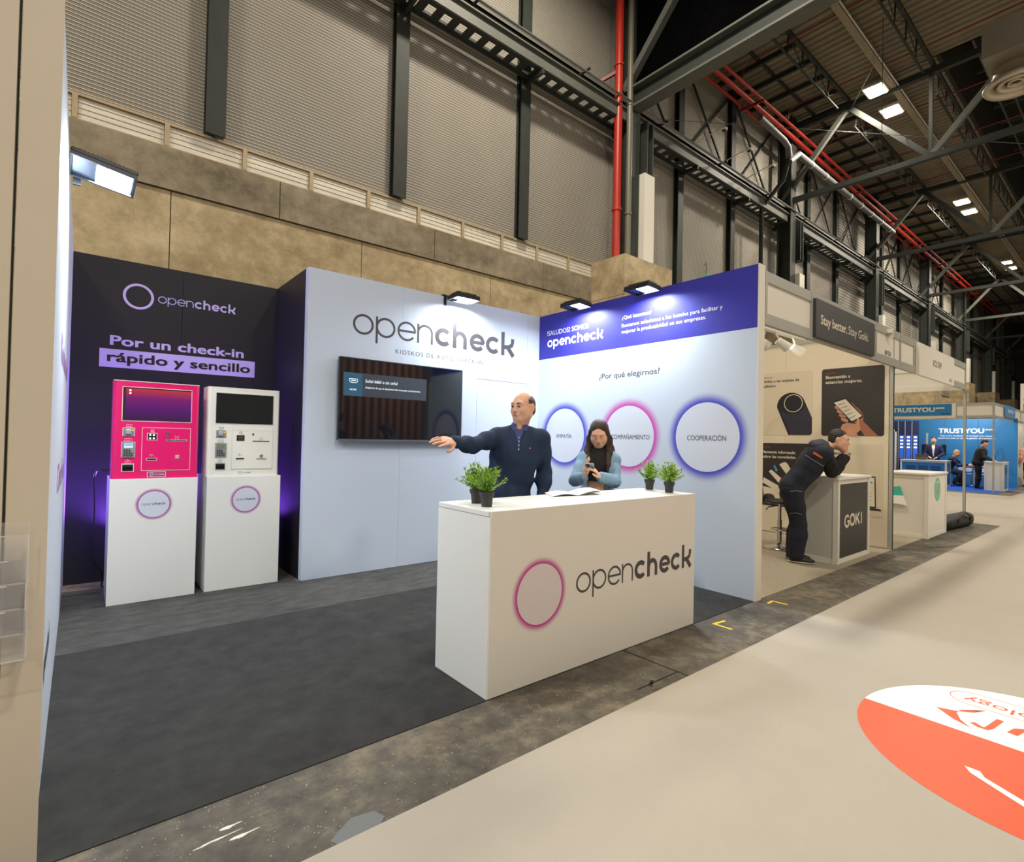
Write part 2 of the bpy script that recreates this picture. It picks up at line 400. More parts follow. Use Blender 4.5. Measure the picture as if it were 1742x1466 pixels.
# ------------------------------------------------------------------ hall wall: concrete plinth, louvres, ribbed cladding, posts
YW = 8.8
wall = bpy.data.objects.new('wall_back', None); COL.objects.link(wall); tag(wall, kind='structure')
mb = MB(); mb.box(-14, 66, YW+.12, YW+.4, 0, 13.4); mb.build('backing', m_concd, wall)
def pieces(name, meshes, m, parent): pass
gap = .006
k = 0
for row, (z0, z1, off, proud, mm) in enumerate(((4.79, 5.38, 2.35, .035, m_concd), (3.6, 4.785, .91, 0, m_conc), (1.8, 3.595, 2.35, 0, m_conc), (0, 1.795, .91, 0, m_conc))):
    x = off-2.82*5
    while x < 62:
        if row < 2 or x > 40 or row < 3 and False:
            mb = MB(); mb.box(x+gap, min(x+2.82-gap, 64), YW-proud, YW+.12, z0, z1-gap); mb.build('concrete_panel', mm, wall)
        x += 2.82
mb = MB(); mb.box(-14, 40, YW+.02, YW+.12, 0, 3.595); mb.build('concrete_base', m_conc, wall)
# louvres under the cladding
mb = MB(); mb.box(-14, 63, YW-.03, YW+.02, 5.69, 5.725); mb.box(-14, 63, YW-.03, YW+.02, 5.375, 5.39); mb.build('louvre_frame', m_louvf, wall)
def louvre(x0, x1, parts=True):
    mbp = MB(); mbp.box(x1-.03, x1+.03, YW-.035, YW+.03, 5.39, 5.69); mbp.build('louvre_post', m_louvf, wall)
    for j in range(4):
        z = 5.40+j*.072
        mb = MB(); mb.obox(((x0+x1)/2, YW+.002, z+.036), ((x1-x0)/2-.034, 0, 0), (0, -.004, -.0362), (0, .002, 0)); mb.build('louvre_slat', m_louv, wall)
x = -3.14
while x < 9.6: louvre(x, x+.995); x += .995
mb = MB(); mbs = MB(); x = 40.0
while x < 62:
    mb.box(x-.03, x+.03, YW-.035, YW+.03, 5.39, 5.69); mbs.box(x+.03, x+.96, YW, YW+.01, 5.40, 5.68); x += .995
mb.build('louvre_post', m_louvf, wall)['kind'] = 'stuff'; mbs.build('louvre_slat', m_louv, wall)['kind'] = 'stuff'
BAY = 2.95
POSTX = [1.42+BAY*i for i in range(-5, 22)]
def ribbed(z0, z1, pitch, w_):
    """one sheet of horizontally beaded cladding, origin at its lower left"""
    mb = MB(); n = int((z1-z0)/pitch)
    vs = []; z = z0
    prof = []
    for i in range(n):
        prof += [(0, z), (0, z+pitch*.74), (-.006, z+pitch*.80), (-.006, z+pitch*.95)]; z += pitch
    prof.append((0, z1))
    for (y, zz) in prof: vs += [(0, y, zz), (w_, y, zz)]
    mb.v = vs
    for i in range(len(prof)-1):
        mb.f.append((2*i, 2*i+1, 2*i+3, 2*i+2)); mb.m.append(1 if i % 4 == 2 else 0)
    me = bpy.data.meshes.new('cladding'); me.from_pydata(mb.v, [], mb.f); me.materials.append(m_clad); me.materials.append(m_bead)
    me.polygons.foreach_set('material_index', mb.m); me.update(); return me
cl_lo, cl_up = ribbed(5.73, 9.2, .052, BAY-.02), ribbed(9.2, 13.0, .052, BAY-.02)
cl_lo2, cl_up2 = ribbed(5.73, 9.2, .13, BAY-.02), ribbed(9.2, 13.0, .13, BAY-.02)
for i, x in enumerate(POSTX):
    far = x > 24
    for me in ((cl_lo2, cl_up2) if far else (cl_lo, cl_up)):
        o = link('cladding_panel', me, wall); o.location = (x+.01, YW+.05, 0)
    main = i >= 5 and (i-5) % 3 == 0 and i > 5
    if main: continue
    mb = MB(); x0 = x; t = .13
    mb.box(x0-t, x0+t, YW-.12, YW-.09, 5.73, 12.9); mb.box(x0-.012, x0+.012, YW-.09, YW+.05, 5.73, 12.9); mb.box(x0-t, x0+t, YW+.02, YW+.045, 5.73, 12.9)
    mb.build('steel_post', m_steel, wall)
MAINX = [10.27+8.85*i for i in range(0, 7)]
for n_, x in enumerate(MAINX):
    mb = MB(); t = .2; mb.box(x-t, x+t, 8.05, 8.09, 5.6, 12.9); mb.box(x-t, x+t, 8.48, 8.52, 5.6, 12.9); mb.box(x-.015, x+.015, 8.09, 8.48, 5.6, 12.9)
    mb.build('main_column', m_steel, wall)
    bb = .95
    mb = MB(); mb.box(x-.67, x+1.2, 7.75, 8.8, 4.785, 5.72); mb.build('pilaster_cap', m_conc, wall)
    mb = MB(); mb.box(x-.67, x+1.2, 7.75, 8.8, 0.0, 4.775); mb.build('pilaster_base', m_conc, wall)
    mb = MB(); mb.box(x+.22, x+.62, 7.9, 8.25, 5.72, 7.95 if n_ == 0 else 7.4); mb.build('column_casing', m_whitew, wall)
    mb = MB(); mb.box(x+.36, x+.40, 7.95, 8.2, 7.9, 9.3); mb.box(x+.58, x+.62, 7.95, 8.2, 7.9, 9.3); mb.box(x+.4, x+.58, 8.05, 8.08, 7.9, 9.3); mb.build('column_bracket', m_steel, wall)
# braces of the upper wall
for i, x in enumerate(POSTX):
    if x < 8 or x > 40: continue
    mb = MB(); a0 = x+.15; a1 = x+BAY-.15
    mb.bar((a0, YW-.06, 12.6), (a1, YW-.06, 9.7), .05, .05); mb.bar((a0, YW-.02, 9.7), (a1, YW-.02, 12.6), .05, .05)
    mb.build('cross_brace', m_steel, wall)
# end of the hall
mb = MB(); mb.box(66, 66.4, -24, 9.2, 0, 14); tag(mb.build('wall_far', mat('far_wall_paint', (46, 44, 40), .8)), kind='structure')

# ------------------------------------------------------------------ catwalk, cable tray and conduits along the wall
t = thing('service_walkway', 'long dark steel service walkway with cut-outs running high along the hall wall', 'walkway', (10, 8.3, 9.2))
mb = MB(); mb.box(-4, 62, 8.16, 8.2, 9.18, 9.42); mb.box(-4, 62, 8.10, 8.2, 9.42, 9.45); mb.build('edge_beam', m_steel2, t)
mb = MB(); mb.box(-4, 62, 8.60, 8.64, 9.16, 9.3); mb.box(-4, 62, 8.2, 8.30, 9.18, 9.2); mb.box(-4, 62, 8.52, 8.62, 9.18, 9.2); mb.build('side_rail', m_steel, t)
mb = MB(); x = -4
while x < 45: mb.box(x, x+.16, 8.26, 8.56, 9.185, 9.205); x += .34
o = mb.build('floor_rung', m_steel, t); o['kind'] = 'stuff'
for x in POSTX:
    if x < 45: mb = MB(); mb.box(x-.03, x+.03, 8.14, 8.75, 9.06, 9.17); mb.build('support_bracket', m_steel, t)
    if x < 45: mb = MB(); mb.box(x+1.2, x+1.24, 7.95, 8.3, 9.62, 9.66); mb.build('support_bracket', m_steel, t)
t = thing('cable_tray', 'galvanised cable tray with bright conduits above the service walkway', 'cable tray', (10, 8.2, 9.7))
mb = MB(); mb.box(-4, 62, 8.26, 8.50, 9.66, 9.70); mb.box(-4, 62, 8.26, 8.275, 9.66, 9.78); mb.box(-4, 62, 8.485, 8.50, 9.66, 9.78); mb.build('tray', m_steel2, t)
mb = MB(); mb.tube([(-4, 8.12, 9.66), (62, 8.12, 9.66)], .028, 8); mb.build('conduit', m_bright, t, smooth=40)
mb = MB(); mb.tube([(-4, 8.02, 9.58), (62, 8.02, 9.58)], .02, 8); mb.build('conduit', m_galv, t, smooth=40)

# ------------------------------------------------------------------ ceiling: ribbed deck, purlins, trusses
ceil = bpy.data.objects.new('ceiling', None); COL.objects.link(ceil); tag(ceil, kind='structure')
def deck(L_, y0, y1):
    mb = MB(); x = 0; prof = []
    while x < L_-.01:
        prof += [(x, 0), (x+.10, 0), (x+.125, .05), (x+.22, .05)]; x += .2485
    prof.append((L_, 0))
    for (a, z) in prof: mb.v += [(a, y0, z), (a, y1, z)]
    for i in range(len(prof)-1): mb.f.append((2*i, 2*i+1, 2*i+3, 2*i+2)); mb.m.append(0)
    me = bpy.data.meshes.new('deck'); me.from_pydata(mb.v, [], mb.f); me.materials.append(m_deck); me.update(); return me
dk = deck(8.85, 4.1, 8.85); dk2 = deck(8.85, -12, 4.1); dk3 = deck(8.85, -24, -4)
for x in [10.27+8.85*i for i in range(-3, 7)]:
    o = link('deck_panel', dk, ceil); o.location = (x, 0, 12.85)
    if 10 < x < 15: o = link('deck_panel', dk2, ceil); o.location = (x, 0, 12.85)
    elif x > 15: o = link('deck_panel', dk3, ceil); o.location = (x, 0, 12.85)
    else: o = link('deck_panel', dk2, ceil); o.location = (x, 0, 12.85)
# raised dark skylight monitor
mb = MB(); mb.box(19.1, 64, -4, -3.9, 12.85, 15.5); mb.box(19.1, 64, 4.0, 4.1, 12.85, 15.5); mb.box(19.1, 64, -4, 4.1, 15.5, 15.6); mb.box(19.1, 19.2, -4, 4.1, 12.9, 15.5)
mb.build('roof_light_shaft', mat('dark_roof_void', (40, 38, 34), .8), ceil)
mb = MB()
for x in np.arange(19.6, 45, 1.5): mb.bar((x, 4, 14.6), (x, -4, 14.6), .06, .1)
for y in (3.6, 3.2, 2.4, 1.2): mb.bar((19.2, y, 14.0), (62, y, 14.0), .05, .08)
mb.build('roof_light_bar', m_steel2, ceil)
for y in (6.35, 4.15, -.5):
    for b0 in range(0, 5):
        x0 = 10.27+8.85*b0; t = MB()
        t.bar((x0, y, 12.62), (x0+8.85, y, 12.62), .09, .09); t.build('purlin', m_steel, ceil)
        lo = MB(); lo.bar((x0+.7, y+.08, 12.1), (x0+8.1, y+.08, 12.1), .05, .05); x = x0+.7; j = 0
        while x < x0+8.0:
            lo.bar((x, y+.04, 12.1), (x, y+.02, 12.6), .035, .035)
            lo.bar((x, y+.04, 12.1), (x+.92, y+.02, 12.6), .02, .02) if j % 2 else lo.bar((x, y+.04, 12.6), (x+.92, y+.02, 12.1), .02, .02)
            x += .93; j += 1
        lo.build('purlin_lattice', m_steel, ceil)
for y in (7.5, 5.2):
    mb = MB(); mb.bar((10.3, y, 12.78), (64, y, 12.78), .07, .07); mb.build('purlin', m_steel, ceil)
x = 11.3
while x < 48:
    mb = MB(); mb.bar((x, 8.8, 12.66), (x, 6.4, 12.66), .07, .14); mb.build('roof_rail', m_steel, ceil); x += 1.0 if x < 28 else 1.475
for i, x in enumerate([19.12+8.85*k for k in range(0, 6)]):
    tr = bpy.data.objects.new('roof_truss', None); COL.objects.link(tr); attach(tr, ceil)
    mb = MB(); mb.bar((x, 8.6, 9.93), (x, -14, 9.93), .16, .16); mb.build('bottom_chord', m_steel, tr)
    mb = MB(); mb.bar((x, 8.6, 12.45), (x, -14, 12.45), .16, .18); mb.build('top_chord', m_steel, tr)
    y = 8.5; j = 0
    while y > -12:
        a, b_ = (x, y, 9.93), (x, y-2.13, 12.42)
        if j % 2: a, b_ = (x, y, 12.42), (x, y-2.17, 9.93)
        mb = MB(); mb.bar(a, b_, .13, .15); mb.build('diagonal', m_steel2 if j % 2 == 0 else m_steel, tr)
        if j % 2:
            mb = MB(); mb.bar((x, y-2.17, 9.93), (x, y-2.17, 12.42), .09, .09); mb.build('upright', m_steel, tr); y -= 2.17
        else: y -= 2.13
        j += 1
# the deep black-curtained beam across the hall
bx = 10.27
be = bpy.data.objects.new('cross_beam', None); COL.objects.link(be); attach(be, ceil)
mb = MB(); mb.box(bx-.18, bx+.18, -14, 8.5, 9.92, 9.97); mb.box(bx-.18, bx+.18, -14, 8.5, 9.45, 9.50); mb.build('flange', m_steel2, be)
mb = MB(); mb.box(bx-.012, bx+.012, -14, 8.5, 9.50, 9.92); mb.build('web', m_steel, be)
y = 8.4
while y > -12:
    mb = MB(); mb.box(bx+.0, bx+.03, y-2.18, y, 9.98, 12.85); mb.build('curtain_panel', m_black, be); y -= 2.2
mb = MB(); mb.bar((bx-.1, 8.35, 9.95), (bx-.1, 5.6, 12.85), .16, .16); mb.build('diagonal', m_steel2, be)

def pipe_thing(name, label, cat, runs, m, r, parts='pipe', clamps=()):
    t = thing(name, label, cat, runs[0][0])
    for run in runs:
        mb = MB(); mb.tube(run, r, 12); mb.build(parts, m, t, smooth=50)
    for (p, q) in clamps:
        mb = MB(); mb.tube([p, q], r*1.25, 12); mb.build('clamp', m, t, smooth=50)
    return t
pipe_thing('red_pipe', 'thick red sprinkler main running the length of the roof, lower of the close pair', 'pipe', [[(10.35, 7.95, 11.98), (60, 7.95, 11.98)]], m_red, .075)
pipe_thing('red_pipe', 'red sprinkler main along the roof, upper of the close pair', 'pipe', [[(10.35, 7.74, 12.06), (60, 7.74, 12.06)]], m_red, .05)
pipe_thing('red_pipe', 'thinner red pipe nearest the hall wall, left of the close pair', 'pipe', [[(10.35, 8.28, 12.0), (60, 8.28, 12.0)]], m_red, .045)
t = thing('pipe_bracket_row', 'dark red brackets carrying the three red roof pipes', 'pipe brackets', (16, 8, 11.9))
x = 15.9
while x < 50: mb = MB(); mb.bar((x, 8.35, 11.9), (x, 7.6, 11.9), .05, .07); mb.build('bracket', m_redd, t); x += 4.42
t = thing('grey_duct', 'round galvanised duct with an elbow hung beside the red roof pipes', 'duct', (17, 7.45, 11))
mb = MB(); mb.tube([(15.3, 7.42, 11.02), (16.9, 7.42, 10.95), (17.2, 7.42, 10.85), (17.3, 7.43, 10.55)], .09, 14); mb.build('duct_section', m_galv, t, smooth=50)
mb = MB(); mb.tube([(17.3, 7.43, 10.4), (17.5, 7.43, 10.55), (18.0, 7.43, 10.9), (28.0, 7.48, 11.0)], .10, 14); mb.build('duct_section', m_galv, t, smooth=50)
mb = MB(); mb.tube([(17.3, 7.43, 10.55), (17.3, 7.6, 9.9), (17.3, 8.3, 9.2), (17.3, 8.3, 5.8)], .07, 12); mb.build('downpipe', m_steel, t, smooth=50)
for x in np.arange(19, 28, 1.2): mb = MB(); mb.tube([(x, 7.44+.004*(x-19), 10.91+.008*(x-18)), (x+.05, 7.44+.004*(x-19), 10.91+.008*(x-18))], .112, 14); mb.build('duct_collar', m_bright, t, smooth=50)
t = pipe_thing('red_pipe', 'bright red vertical riser pipe in front of the hall wall', 'pipe', [[(9.82, 8.2, 5.7), (9.82, 8.2, 14)]], m_red, .098, clamps=[((9.82, 8.2, 6.9), (9.82, 8.2, 6.96)), ((9.82, 8.2, 10.4), (9.82, 8.2, 10.46))])
mb = MB(); mb.bar((9.82, 8.2, 10.3), (9.3, 8.7, 9.9), .07, .07); mb.build('stay', m_redd, t)
pipe_thing('grey_pipe', 'grey green vertical downpipe right beside the red riser', 'pipe', [[(10.1, 8.08, 5.7), (10.1, 8.08, 13)]], m_pipeg, .075, clamps=[((10.1, 8.08, 6.85), (10.1, 8.08, 6.89)), ((10.1, 8.08, 9.5), (10.1, 8.08, 9.54))])
for i, x in enumerate((13.2, 14.75, 17.77, 20.8, 23.8, 26.8)):
    y1 = 7.7; mb = MB(); mb.tube([(x, y1, 12.1), (x, y1-.05, 12.35), (x, y1-.3, 12.45), (x, -6, 12.45)], .022, 6)
    tag(mb.build('sprinkler_branch', m_redd, smooth=50), 'thin dark red sprinkler pipe crossing under the roof deck, %s' % ('nearest the black beam', 'second from the black beam', 'third from the black beam', 'fourth from the black beam', 'fifth from the black beam', 'sixth from the black beam')[i], 'pipe', 'sprinkler branches under the deck')
# lamp track with luminaires
t = thing('lamp_track', 'long bright cable track carrying the square hall lamps', 'cable track', (20, 5.1, 12.4))
mb = MB(); mb.box(10.35, 60, 5.04, 5.20, 12.42, 12.45); mb.build('tray', m_alu, t)
for y in (5.06, 5.10, 5.14, 5.18): mb = MB(); mb.tube([(10.35, y, 12.40), (60, y, 12.40)], .012, 5); mb.build('conduit', m_louvf, t)
mb = MB(); mb.tube([(10.35, 4.99, 12.42), (60, 4.99, 12.42)], .022, 6); mb.build('conduit', m_bright, t)
wh = ['first square hall lamp from the camera, of the nearest pair', 'second square hall lamp of the nearest pair', 'larger looking lamp of the middle pair, upper left one', 'lower right square lamp of the middle pair', 'first of the farthest pair of square hall lamps', 'last of the farthest pair of square hall lamps']
for i, (x, y) in enumerate(HALL_SPOTS):
    L = thing('hall_lamp', wh[i]+', glowing warm white', 'ceiling lamp', (x, y, 12.4), group='square hall lamps on the track')
    mb = MB(); mb.box(x-.33, x+.33, y-.28, y+.28, 12.37, 12.45, .01); mb.build('lamp_housing', m_whitew, L)
    mb = MB(); mb.box(x-.30, x+.30, y-.23, y+.23, 12.352, 12.369); mb.build('lamp_glass', m_lamp, L)
    mb = MB(); mb.bar((x, y-.28, 12.43), (x, 5.22, 12.43), .06, .04); mb.build('lamp_arm', m_alu, L)
# big air diffuser top right
t = thing('air_diffuser', 'large grey ventilation box with a round air diffuser under the roof', 'ventilation unit', (15.6, 2.0, 9.6))
m_vent = mat('vent_grey', (132, 126, 112), .5, .2, noise=(2, .08, 3))
mb = MB(); mb.box(14.5, 16.4, .8, 2.34, 9.58, 10.25); mb.build('plenum_box', m_vent, t)
c = (15.34, 1.91, 9.18)
mb = MB(); mb.lathe(c, [(.36, .42), (.37, .30), (.42, .18), (.52, .08), (.55, .04), (.52, .0), (.40, .03), (.36, .10), (.35, .25)], 40, cap=False); mb.build('diffuser_ring', mat('vent_metal', (196, 186, 166), .35, .5), t, smooth=True)
mb = MB(); mb.lathe(c, [(.30, .10), (.31, .04), (.27, .03), (.20, .07), (.19, .14)], 40, cap=False); mb.lathe(c, [(.14, .10), (.14, .05), (.10, .06), (.09, .12)], 32, cap=False); mb.build('diffuser_cone', MATS['vent_metal'], t, smooth=True)
mb = MB(); mb.lathe(c, [(.0, .2), (.35, .2)], 32, cap=False); mb.build('diffuser_throat', m_blk, t)
mb = MB()
for j in range(24):
    a = 2*PI*j/24; mb.bar((c[0]+.20*math.cos(a), c[1]+.2*math.sin(a), c[2]+.12), (c[0]+.36*math.cos(a+.2), c[1]+.36*math.sin(a+.2), c[2]+.12), .006, .06)
mb.build('swirl_vane', MATS['vent_metal'], t)['kind'] = 'stuff'
# thin wires
t = thing('steel_wire', 'thin steel guy wires crossing below the roof trusses', 'wire', (12, 5, 11))
for (a, b_) in (((11.5, 8.4, 9.9), (26, 1.5, 11.6)), ((19.1, 6.3, 12.3), (13, 2.3, 12.3)), ((16.2, 4.6, 9.5), (16.2, 4.6, 12.8))):
    mb = MB(); mb.tube([a, b_], .009, 5); mb.build('wire', m_steel2, t)
# dome cameras on stalks
for i, (x, z) in enumerate(((13.44, 9.97), (14.85, 9.92), (16.3, 9.94))):
    t = thing('dome_camera', ('white dome camera on a stalk, nearest the red riser', 'white dome camera on a stalk, middle of the three', 'white dome camera on a stalk, farthest of the three')[i], 'camera', (x, 7.5, z), group='dome cameras over the walkway')
    mb = MB(); mb.lathe((x, 7.5, z), [(.0, .07), (.06, .06), (.085, .03), (.085, 0), (.06, -.01)], 16, cap=False); mb.build('camera_housing', m_white, t, smooth=True)
    mb = MB(); mb.lathe((x, 7.5, z), [(.055, -.005), (.045, -.035), (0.0, -.055)], 16, cap=False); mb.build('camera_dome', m_blk, t, smooth=True)
    mb = MB(); mb.tube([(x-.06, 7.5, z+.04), (x-.45, 8.12, z-.3)], .015, 6); mb.build('camera_stalk', m_bright, t)
# exit signs
m_green = mat('exit_green', (28, 140, 84), .4, emit=(30, 150, 90), estr=.5)
def exit_sign(label, x, y, z, s):
    t = thing('exit_sign', label, 'sign', (x, y, z))
    mb = MB(); mb.box(x, x+s, y-.03, y, z-s*.5, z); mb.build('sign_panel', m_green, t)
    P = Plane((x, y-.031, z-s*.5), (1, 0, 0), (0, 0, 1)); mb = MB()
    mb.poly(P, [(s*.2, s*.12), (s*.3, s*.24), (s*.26, s*.36), (s*.34, s*.38), (s*.44, s*.28), (s*.38, s*.2), (s*.46, s*.1), (s*.4, s*.08), (s*.32, s*.17), (s*.25, s*.08)], .002)
    mb.poly(P, [(s*.36+.045*s*math.cos(q), s*.43+.045*s*math.sin(q)) for q in np.linspace(0, 5.7, 10)], .002); mb.build('pictogram', m_whiteink, t)
    mb = MB(); mb.tube([(x+.02, y, z), (x+.02, y, z+.3), (x+.05, y+.03, z+.35), (x+.08, y+.1, z+.3)], .012, 6); mb.build('sign_hanger', m_galv, t)
exit_sign('green running man exit sign above the blue printed wall', 14.3, 8.5, 6.42, .62)
exit_sign('small green exit sign on the concrete above the distant booths', 41.5, 8.7, 5.05, .62)
# ------------------------------------------------------------------ the open stand: partitions
XL, XR, YF, YB, YA, XT, H = -.085, 4.64, 2.246, 5.134, 6.17, 1.655, 3.0
PT = Plane((0, YB, 0), (1, 0, 0), (0, 0, 1))      # TV wall, read from -Y
PA = Plane((0, YA, 0), (1, 0, 0), (0, 0, 1))      # kiosk wall
PR = Plane((XR, 0, 0), (0, -1, 0), (0, 0, 1))     # right wall, read from -X ; right = -Y
PC = Plane((0, 2.249, 0), (1, 0, 0), (0, 0, 1))

# kiosk alcove wall
t = thing('partition_wall', 'near black partition wall with lilac lettering behind the kiosks', 'partition', (.8, YA, 0))
for (a, b_) in ((XL-.08, .762), (.765, XT+.02)):
    mb = MB(); mb.box(a, b_, YA, YA+.08, .0, H); mb.build('wall_panel', m_printd, t)
mb = MB(); disc(mb, PA, .403, 2.679, .100, .122, .0015, 56); mb.build('ring_print', m_lilac, t)
wordmark(t, PA, .558, 1.238, 2.647, m_lilac)
text(t, 'Por un check-in', PA, .200, 1.328, 2.195, .088, m_lilac, .045)
mb = MB(); mb.poly(PA, [(.121, 1.983), (1.443, 1.994), (1.443, 2.166), (.121, 2.153)], .001); mb.build('lilac_band', m_lilac, t)
text(t, 'rápido y sencillo', PA, .182, 1.394, 2.040, .088, m_printd, .045, .0016)
# return wall
t = thing('partition_wall', 'dark side partition joining the kiosk wall to the screen wall', 'partition', (XT, 5.6, 0))
mb = MB(); mb.box(XT, XT+.04, YB+.082, YA-.001, 0.0, H); mb.build('wall_panel', m_printd, t)
# TV wall
t = tvwall = thing('partition_wall', 'pale blue partition wall carrying the television and large charcoal logo', 'partition', (3.1, YB, 0))
dx0, dx1, dz = 3.650, 4.437, 2.10
mb = MB(); mb.box(XT, 2.656, YB, YB+.08, .005, H); mb.build('wall_panel', m_print, t)
mb = MB(); mb.box(2.6575, dx0, YB, YB+.08, .005, H); mb.build('wall_panel', m_print, t)
mb = MB(); mb.box(dx0, dx1, YB, YB+.08, dz+.003, H); mb.box(dx1+.002, XR, YB, YB+.08, .005, H); mb.build('wall_panel', m_print, t)
mb = MB(); mb.box(dx0+.004, dx1, YB+.001, YB+.05, .01, dz-.002); d = mb.build('flush_door', m_print, t)
wordmark(t, PT, 2.103, 4.205, 2.425, m_ink)
text(t, 'KIOSKOS DE AUTO CHECK-IN', PT, 2.579, 3.729, 2.278, .046, m_ink, 0, space=1.25)
# right wall
t = thing('partition_wall', 'right partition with royal blue header band and three circle prints', 'partition', (XR, 3.7, 0))
mb = MB(); mb.box(XR, XR+.105, YF, YB+.08, 0.0, 2.432); mb.build('wall_panel', m_print, t)
mb = MB(); mb.box(XR, XR+.105, YF, YB+.08, 2.432, H); mb.build('header_band', m_navy, t)
mb = MB(); mb.box(XR-.001, XR+.108, YF-.012, YF, 0.0, H+.002); mb.build('end_trim', m_whitew, t)
text(t, '!SALUDOS! SOMOS', PR, -4.986, -4.265, 2.728, .060, m_whiteink, .0)
wordmark(t, PR, -4.978, -4.046, 2.576, m_whiteink, allbold=True)
text(t, '¿Qué hacemos?', PR, -3.767, -3.382, 2.745, .040, m_whiteink, .02)
text(t, 'Buscamos soluciones a los hoteles para facilitar y', PR, -3.771, -2.580, 2.657, .040, m_whiteink, .006)
text(t, 'mejorar la productividad en sus empresas.', PR, -3.770, -2.749, 2.588, .040, m_whiteink, .006)
text(t, '¿Por qué elegirnos?', PR, -4.088, -3.264, 2.103, .062, m_ink, .012)
m_circ = mat('circle_paper', (210, 216, 228), .55, spec=.3)
BLUEH, PINKH = (74, 76, 190), (196, 76, 172)
for (cy_, halo, word, wx, cap) in ((4.643, BLUEH, 'EMPATÍA', .258, .047), (3.656, PINKH, 'ACOMPAÑAMIENTO', .56, .049), (2.728, BLUEH, 'COOPERACIÓN', .406, .049)):
    ring_print(t, PR, -cy_, 1.448, .333, .445, m_circ, halo, m_paper)
    text(t, word, PR, -cy_-wx/2, -cy_+wx/2, 1.415, cap, m_ink, .008, .0011)
# left wall + neighbour panel
t = thing('partition_wall', 'left partition seen edge on, pale blue printed inside', 'partition', (-.12, 4, 0))
mb = MB(); mb.box(-.170, XL, YF+.012, YA+.08, 0.0, H); mb.build('wall_panel', m_print, t)
mb = MB(); mb.box(-.170, XL+.013, YF, YF+.012, 0.0, H+.2); mb.build('end_trim', mat('beige_white_panel', (206, 196, 180), .55, spec=.3, noise=(1.5, .02, 4)), t)
PL = Plane((XL, 0, 0), (0, 1, 0), (0, 0, 1)); PL.n = Vector((1, 0, 0))
m_pink = mat('magenta_ink', (168, 116, 190), .5)
text(t, 'Kioskos de', PL, 3.6, 5.2, 1.75, .16, m_pink, .02)
text(t, 'Check-in', PL, 3.6, 5.0, 1.05, .16, m_pink, .02)
text(t, 'opencheck', PL, 2.7, 3.2, .42, .12, m_ink, .02)
t = thing('neighbour_panel', 'beige white panel wall at the left picture edge with dark slit', 'partition', (-1.2, YF, 0))
mb = MB(); mb.box(-3.2, -.179, YF+.0, YF+.10, 0.0, 3.3); mb.build('wall_panel', MATS['beige_white_panel'], t)
# acrylic leaflet holder
m_acry = mat('clear_acrylic', (236, 236, 240), .05, spec=.6, alpha=.10)
m_acre = mat('acrylic_edge', (236, 234, 236), .12, spec=.6, alpha=.55)
t = thing('leaflet_holder', 'clear acrylic four tier leaflet holder on the beige panel', 'leaflet holder', (-.3, 2.2, .69))
x0, x1 = -.42, -.112
mb = MB(); mb.box(x0, x1, 2.232, 2.236, .70, 1.105); mb.build('back_plate', m_acry, t)
for i, z in enumerate((.70, .772, .843, .916)):
    y = 2.19-.0*i
    mb = MB(); yy = 2.150+.020*i; mb.box(x0, x1, yy, yy+.003, z, z+.150); mb.box(x0, x1, yy, 2.232, z, z+.003); mb.build('leaflet_pocket', m_acry, t)
    mb = MB(); mb.box(x0, x1, yy-.001, yy+.003, z, z+.004); mb.box(x1-.004, x1, yy, yy+.004, z, z+.15); mb.box(x0, x1-.045, yy-.001, yy+.003, z+.148, z+.151); mb.build('pocket_edge', m_acre, t)
mb = MB(); mb.box(x1-.003, x1, 2.15, 2.234, .70, .92); mb.build('side_cheek', m_acre, t)

